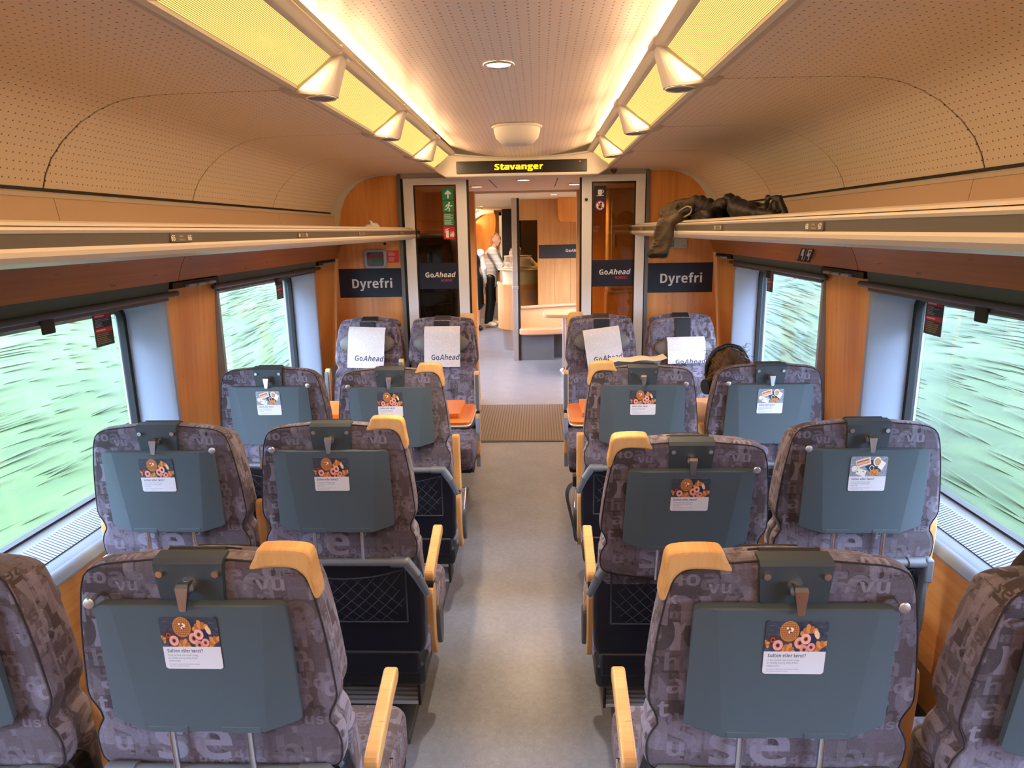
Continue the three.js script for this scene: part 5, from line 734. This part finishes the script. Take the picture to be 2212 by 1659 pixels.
{ // café walls
  const w = struct('wall_cafe');
  const seg = (s, a, b, y0, y1, n = 'side_panel') => part(n, boxUV(box(s * 1.42, s * 1.52, y0, y1, a, b)), M.woodPale, w);
  for (const s of [-1, 1]) { seg(s, ZP, -7.4, -0.12, 2.42); seg(s, -7.4, -9.2, -0.12, 0.8); seg(s, -7.4, -9.2, 1.6, 2.42); seg(s, -9.2, s < 0 ? -10.3 : ZB, -0.12, 2.42); if (s < 0) { seg(s, -10.3, -12.3, -0.12, 0.8); seg(s, -10.3, -12.3, 1.6, 2.42); seg(s, -12.3, ZB, -0.12, 2.42); } part('pane', box(s * 1.468, s * 1.472, 0.8, 1.6, -7.4, -9.2), M.glass, w); }
  part('pane', box(-1.472, -1.468, 0.8, 1.6, -10.3, -12.3), M.glass, w);
  part('end_panel', boxUV(box(-1.5, 1.5, -0.12, 2.42, ZB, ZB - 0.1)), M.woodPale, w);
  // cross wall behind the bench, planks beside the galley opening
  for (let i = 0; i < 6; i++) part('plank', boxUV(box(0.112 + i * 0.222, 0.112 + (i + 1) * 0.222 - 0.002, 0, 2.165, -9.70 - (i % 2) * 0.0008, -9.78)), M.woodPale, w);
  part('lintel', boxUV(box(-0.162, 0.112, 1.886, 2.165, -9.70, -9.78)), M.woodPale, w); part('sill', boxUV(box(-0.162, 0.112, 0, 0.70, -9.70, -9.78)), M.woodPale, w);
  part('frame', [box(-0.012 - 0.15, -0.15 - 0.004, 0.70, 1.886, -9.695, -9.79), box(0.098, 0.112, 0.70, 1.886, -9.695, -9.79)], M.wood, w);
  part('pane', box(-0.154, 0.098, 0.70, 1.886, -9.738, -9.742), M.glassTint, w);
  part('galley_wall', box(0.16, 0.22, 0, 2.165, -9.8, -13.8), M.black, w); part('galley_wall', box(-0.6, 1.42, 0, 2.165, -13.8, -13.86), M.navy, w);
  part('soffit', boxUV(prism([[0.368, 2.165], [0.375, 1.90], [0.40, 1.86], [0.9, 1.835], [1.42, 1.85], [1.42, 2.165]], -9.70, -9.30)), M.wood, w);
  sign('cafe_band', 'dark blue logo band across the pale wooden café wall', 'sign', 0.80, 0.186, (g, W, h) => { g.fillStyle = '#2b3646'; g.fillRect(0, 0, W, h); goLogo(g, W * 0.56, h * 0.55, h * 0.30, '#efeceb', '#c9384a'); }, [0.51, 1.456, -9.697], 0);
  // far end: arched wooden panel, white counter, doorway with dark glass
  part('arch_panel', boxUV(extrude(smoothShape([[-1.40, 0.8], [-0.80, 0.8], [-0.80, 1.5], [-0.80, 2.12], [-0.95, 2.13], [-1.12, 2.08], [-1.24, 1.95], [-1.32, 1.75], [-1.38, 1.3]], 60), 0.03, 0.004, -14.62)), M.wood, w);
  part('arch_trim', tube([[-1.42, 1.55, -14.5], [-1.34, 1.85, -14.5], [-1.22, 2.02, -14.5], [-1.05, 2.12, -14.5], [-0.8, 2.15, -14.5]], 0.05, 30, 10), M.creamLight, w);
  part('far_frame', [box(-0.70, -0.645, 0, 2.12, -14.55, -14.62), box(-0.36, -0.30, 0, 2.12, -14.55, -14.62), box(-0.70, -0.30, 2.06, 2.12, -14.55, -14.62)], M.doorMetal, w); part('far_door', box(-0.645, -0.36, 0.9, 2.06, -14.58, -14.62), M.navy, w); part('far_door_low', box(-0.645, -0.36, 0.0, 0.9, -14.58, -14.62), M.navy, w);
}
{ // furniture of the café
  const p = thing('steel_post', 'tall brushed steel post edging the café partition', 'post', [-0.197, 0, -9.3]); part('profile', rbox(-0.046, 0.024, 0.0, 2.165, -0.02, 0.02, 0.004), M.steel, p); part('edge', box(0.024, 0.056, 0, 2.165, -0.015, 0.012), M.black, p); part('collar', rbox(-0.052, 0.03, 0.98, 1.02, -0.024, 0.024, 0.004), M.brushed, p);
  const b = thing('cafe_bench', 'curved tan upholstered bench on a grey plinth below the café wall', 'bench', [0.62, 0, -9.35]);
  part('plinth', box(-0.78, -0.31, 0, 0.36, -0.28, 0.05), M.grey, b); part('plinth', box(-0.31, 0.75, 0, 0.36, -0.28, -0.2), M.grey, b);
  part('cushion', extrude(smoothShape([[-0.76, -0.09], [-0.25, -0.08], [-0.05, 0.0], [0.10, 0.12], [0.78, 0.16], [0.78, 0.3], [-0.76, 0.3]], 60), 0.05, 0.02, 0, 3).rotateX(-Math.PI / 2).translate(0, 0.375, 0), M.upholstery, b);
  part('backrest', loft([0, 1].map(k => { const q = []; for (let i = 0; i <= 12; i++) { const f = i / 12; q.push([-0.76 + 1.5 * f, k ? 0.70 + 0.02 * f : 0.43, -0.02 - 0.28 * Math.sin(f * 1.57) - k * 0.04]); } return q; }), false), std({ map: M.woodPale.map, roughness: 0.5, side: THREE.DoubleSide }), b);
  part('back_roll', tube(Array.from({ length: 13 }, (_, i) => { const f = i / 12; return [-0.76 + 1.5 * f, 0.715 + 0.03 * f, -0.04 - 0.28 * Math.sin(f * 1.57)]; }), 0.024, 40, 10), M.upholstery, b);
  const t = thing('cafe_table', 'tan café table on twin steel legs in front of the bench', 'table', [0.52, 0, -8.55]);
  part('tabletop', extrude(smoothShape([[-0.36, -0.10], [-0.34, -0.24], [-0.2, -0.29], [0.85, -0.29], [0.85, 0.28], [-0.2, 0.28], [-0.34, 0.2]], 60), 0.03, 0.008, 0, 2).rotateX(-Math.PI / 2).translate(0, 0.715, 0), M.upholstery, t);
  for (const [x, z] of [[-0.075, 0.17], [-0.10, -0.02]]) { part('leg', [rod([x, 0.03, z], [x, 0.71, z], 0.022, 0.022, 16)], M.brushed, t); part('foot', new THREE.LatheGeometry([[0.001, 0.05], [0.026, 0.048], [0.034, 0.03], [0.055, 0.012], [0.058, 0]].map(q => new THREE.Vector2(...q)), 24).translate(x, 0, z), M.chrome, t); }
  const c = thing('cafe_counter', 'rounded pale wooden café counter on a steel base', 'counter', [-0.14, 0, -10.35]);
  const arc = (r, y0, y1) => new THREE.CylinderGeometry(r, r, y1 - y0, 48, 1).translate(0, (y0 + y1) / 2, 0);
  part('base', arc(0.30, 0, 0.33), M.steel, c); part('front', boxUV(arc(0.37, 0.32, 0.98)), M.woodPale, c); part('upper_tier', arc(0.29, 0.98, 1.19), M.creamPaint, c); part('top', arc(0.33, 1.19, 1.215), M.woodPale, c); part('rail', new THREE.TorusGeometry(0.35, 0.012, 8, 48).rotateX(Math.PI / 2).translate(0, 1.19, 0), M.brushed, c);
  const gl = thing('glass_display', 'round glass display case with an orange lid on the café counter', 'display case', [-0.20, 1.215, -10.33]); part('glass', new THREE.CylinderGeometry(0.20, 0.20, 0.16, 40, 1, true).translate(0, 0.08, 0), phys({ color: 0xf2f2ee, transmission: 0.8, roughness: 0.1, thickness: 0 }), gl); part('lid', new THREE.CylinderGeometry(0.205, 0.205, 0.012, 40).translate(0, 0.166, 0), std({ color: lin(0.7, 0.32, 0.18), roughness: 0.5 }), gl); part('base', new THREE.CylinderGeometry(0.21, 0.21, 0.012, 40).translate(0, 0.007, 0), M.brushed, gl);
  const s = thing('side_counter', 'low pinkish counter with a white top at the far end of the café', 'counter', [-1.0, 0, -14.2]); part('plinth', box(-0.40, 0.28, 0, 0.30, -0.3, 0.22), M.steel, s); part('front', boxUV(rbox(-0.42, 0.30, 0.30, 0.69, -0.3, 0.25, 0.01)), std({ color: lin(0.68, 0.40, 0.27), roughness: 0.5 }), s); part('top', rbox(-0.44, 0.32, 0.69, 0.715, -0.3, 0.27, 0.006), M.white, s); part('handle', rbox(0.0, 0.012, 0.50, 0.62, 0.25, 0.262, 0.003), M.greyDark, s);
  const l = thing('wall_lamp', 'small warm wall lamp at the left end of the far café wall', 'light', [-1.28, 1.93, -14.3]); part('shade', rod([0, 0, 0], [0, 0.05, 0], 0.05, 0.06, 20), glowMat([1, 0.75, 0.3], 4), l); const pl = new THREE.PointLight(lin(1, 0.75, 0.4), 1.2); pl.position.set(-1.28, 2.02, -14.2); pl.castShadow = true; scene.add(pl);
}
// ------------------------------------------------------------------ green embankment outside
{
  const grassTone = (dark, mid, pale) => { const a = noise2(512, 512, 24, 9), b = noise2(512, 512, 110, 26), c = noise2(512, 512, 6, 4); return tex(pixels(512, 512, (x, y) => { const t = (a(x, y) * 0.45 + b(x, y) * 0.3 + c(x, y) * 0.45) / 1.2; return t < 0.5 ? mixc(dark, mid, t * 2) : mixc(mid, pale, t * 2 - 1); }), 1 / 6, 1 / 9); };
  const grounds = {};
  for (const s of [-1, 1]) {
    const nx = 46, nz = 90, pos = [], uv = [], P = (i, k) => { const f = i / nx, x = 1.9 + 40 * f * f + 3 * f; const z = 14 - k / nz * 75; const y = -0.95 + Math.max(0, x - 2.4) * 0.16 + 0.25 * Math.sin(z * 0.6 + x) * Math.min(1, (x - 1.9) / 4) + 0.5 * Math.sin(z * 0.21 + x * 0.5 + s) * Math.min(1, (x - 1.9) / 6); return [s * x, y, z]; };
    for (let i = 0; i < nx; i++) for (let k = 0; k < nz; k++) { const q = [P(i, k), P(i + 1, k), P(i + 1, k + 1), P(i, k + 1)]; for (const j of [0, 1, 2, 0, 2, 3]) { pos.push(...q[j]); uv.push(q[j][0], q[j][2]); } }
    const g = new THREE.BufferGeometry(); g.setAttribute('position', new THREE.Float32BufferAttribute(pos, 3)); g.setAttribute('uv', new THREE.Float32BufferAttribute(uv, 2)); g.computeVertexNormals();
    const m = part('hillside', toCreasedNormals(g, 1.5), std({ map: s < 0 ? grassTone([37, 58, 23], [51, 74, 31], [70, 90, 48]) : grassTone([19, 36, 17], [38, 58, 26], [64, 76, 46]), roughness: 0.95, side: THREE.DoubleSide }), scene); m.userData.kind = 'structure'; m.userData.label = 'green grassy embankment outside the train windows';
    // long combed grass, real blades lying along the line
    const blade = new THREE.BufferGeometry(); blade.setAttribute('position', new THREE.Float32BufferAttribute([-0.010, 0, 0.4, 0.010, 0, 0.4, 0.013, 0.006, 0, -0.010, 0, 0.4, 0.013, 0.006, 0, -0.013, 0.006, 0, -0.013, 0.006, 0, 0.013, 0.006, 0, 0.0, 0.002, -0.45], 3)); blade.computeVertexNormals();
    const N = 9000, im = new THREE.InstancedMesh(blade, std({ color: 0xffffff, roughness: 1.0, side: THREE.DoubleSide }), N); const o = new THREE.Object3D(), col = new THREE.Color();
    const tone = noise2(1, 1, 9, 15);
    for (let n = 0; n < N; n++) { const i = (0.13 + 0.6 * Math.pow(rnd(), 0.8)) * nx, k = rr(14, nz * 0.72); const p = P(i, k); o.position.set(p[0], p[1] + rr(-0.004, 0.004), p[2]); o.rotation.set(rr(-0.05, 0.05), rr(-0.05, 0.05), rr(-0.08, 0.08) + s * 0.15); const sc = 0.6 + i / nx * 2.4; o.scale.set(sc * rr(0.5, 1.4), sc, sc * rr(0.8, 2.2)); o.updateMatrix(); im.setMatrixAt(n, o.matrix); const t = tone(i / nx, k / nz) * 0.65 + rnd() * 0.22 + 0.06; s < 0 ? col.setRGB(0.020 + 0.026 * t, 0.043 + 0.038 * t, 0.010 + 0.011 * t) : col.setRGB(0.009 + 0.026 * t, 0.021 + 0.042 * t, 0.005 + 0.014 * t); im.setColorAt(n, col); }
    im.name = numbered('long_grass'); im.userData = { kind: 'stuff', label: s < 0 ? 'long pale green grass on the bank outside the left windows' : 'long green grass on the bank outside the right windows', category: 'grass' }; im.castShadow = im.receiveShadow = true; scene.add(im); grounds[s] = P;
  }
}
scene.traverse((o) => { if (o.isMesh) o.castShadow = o.receiveShadow = true; });
renderer.render(scene, camera);
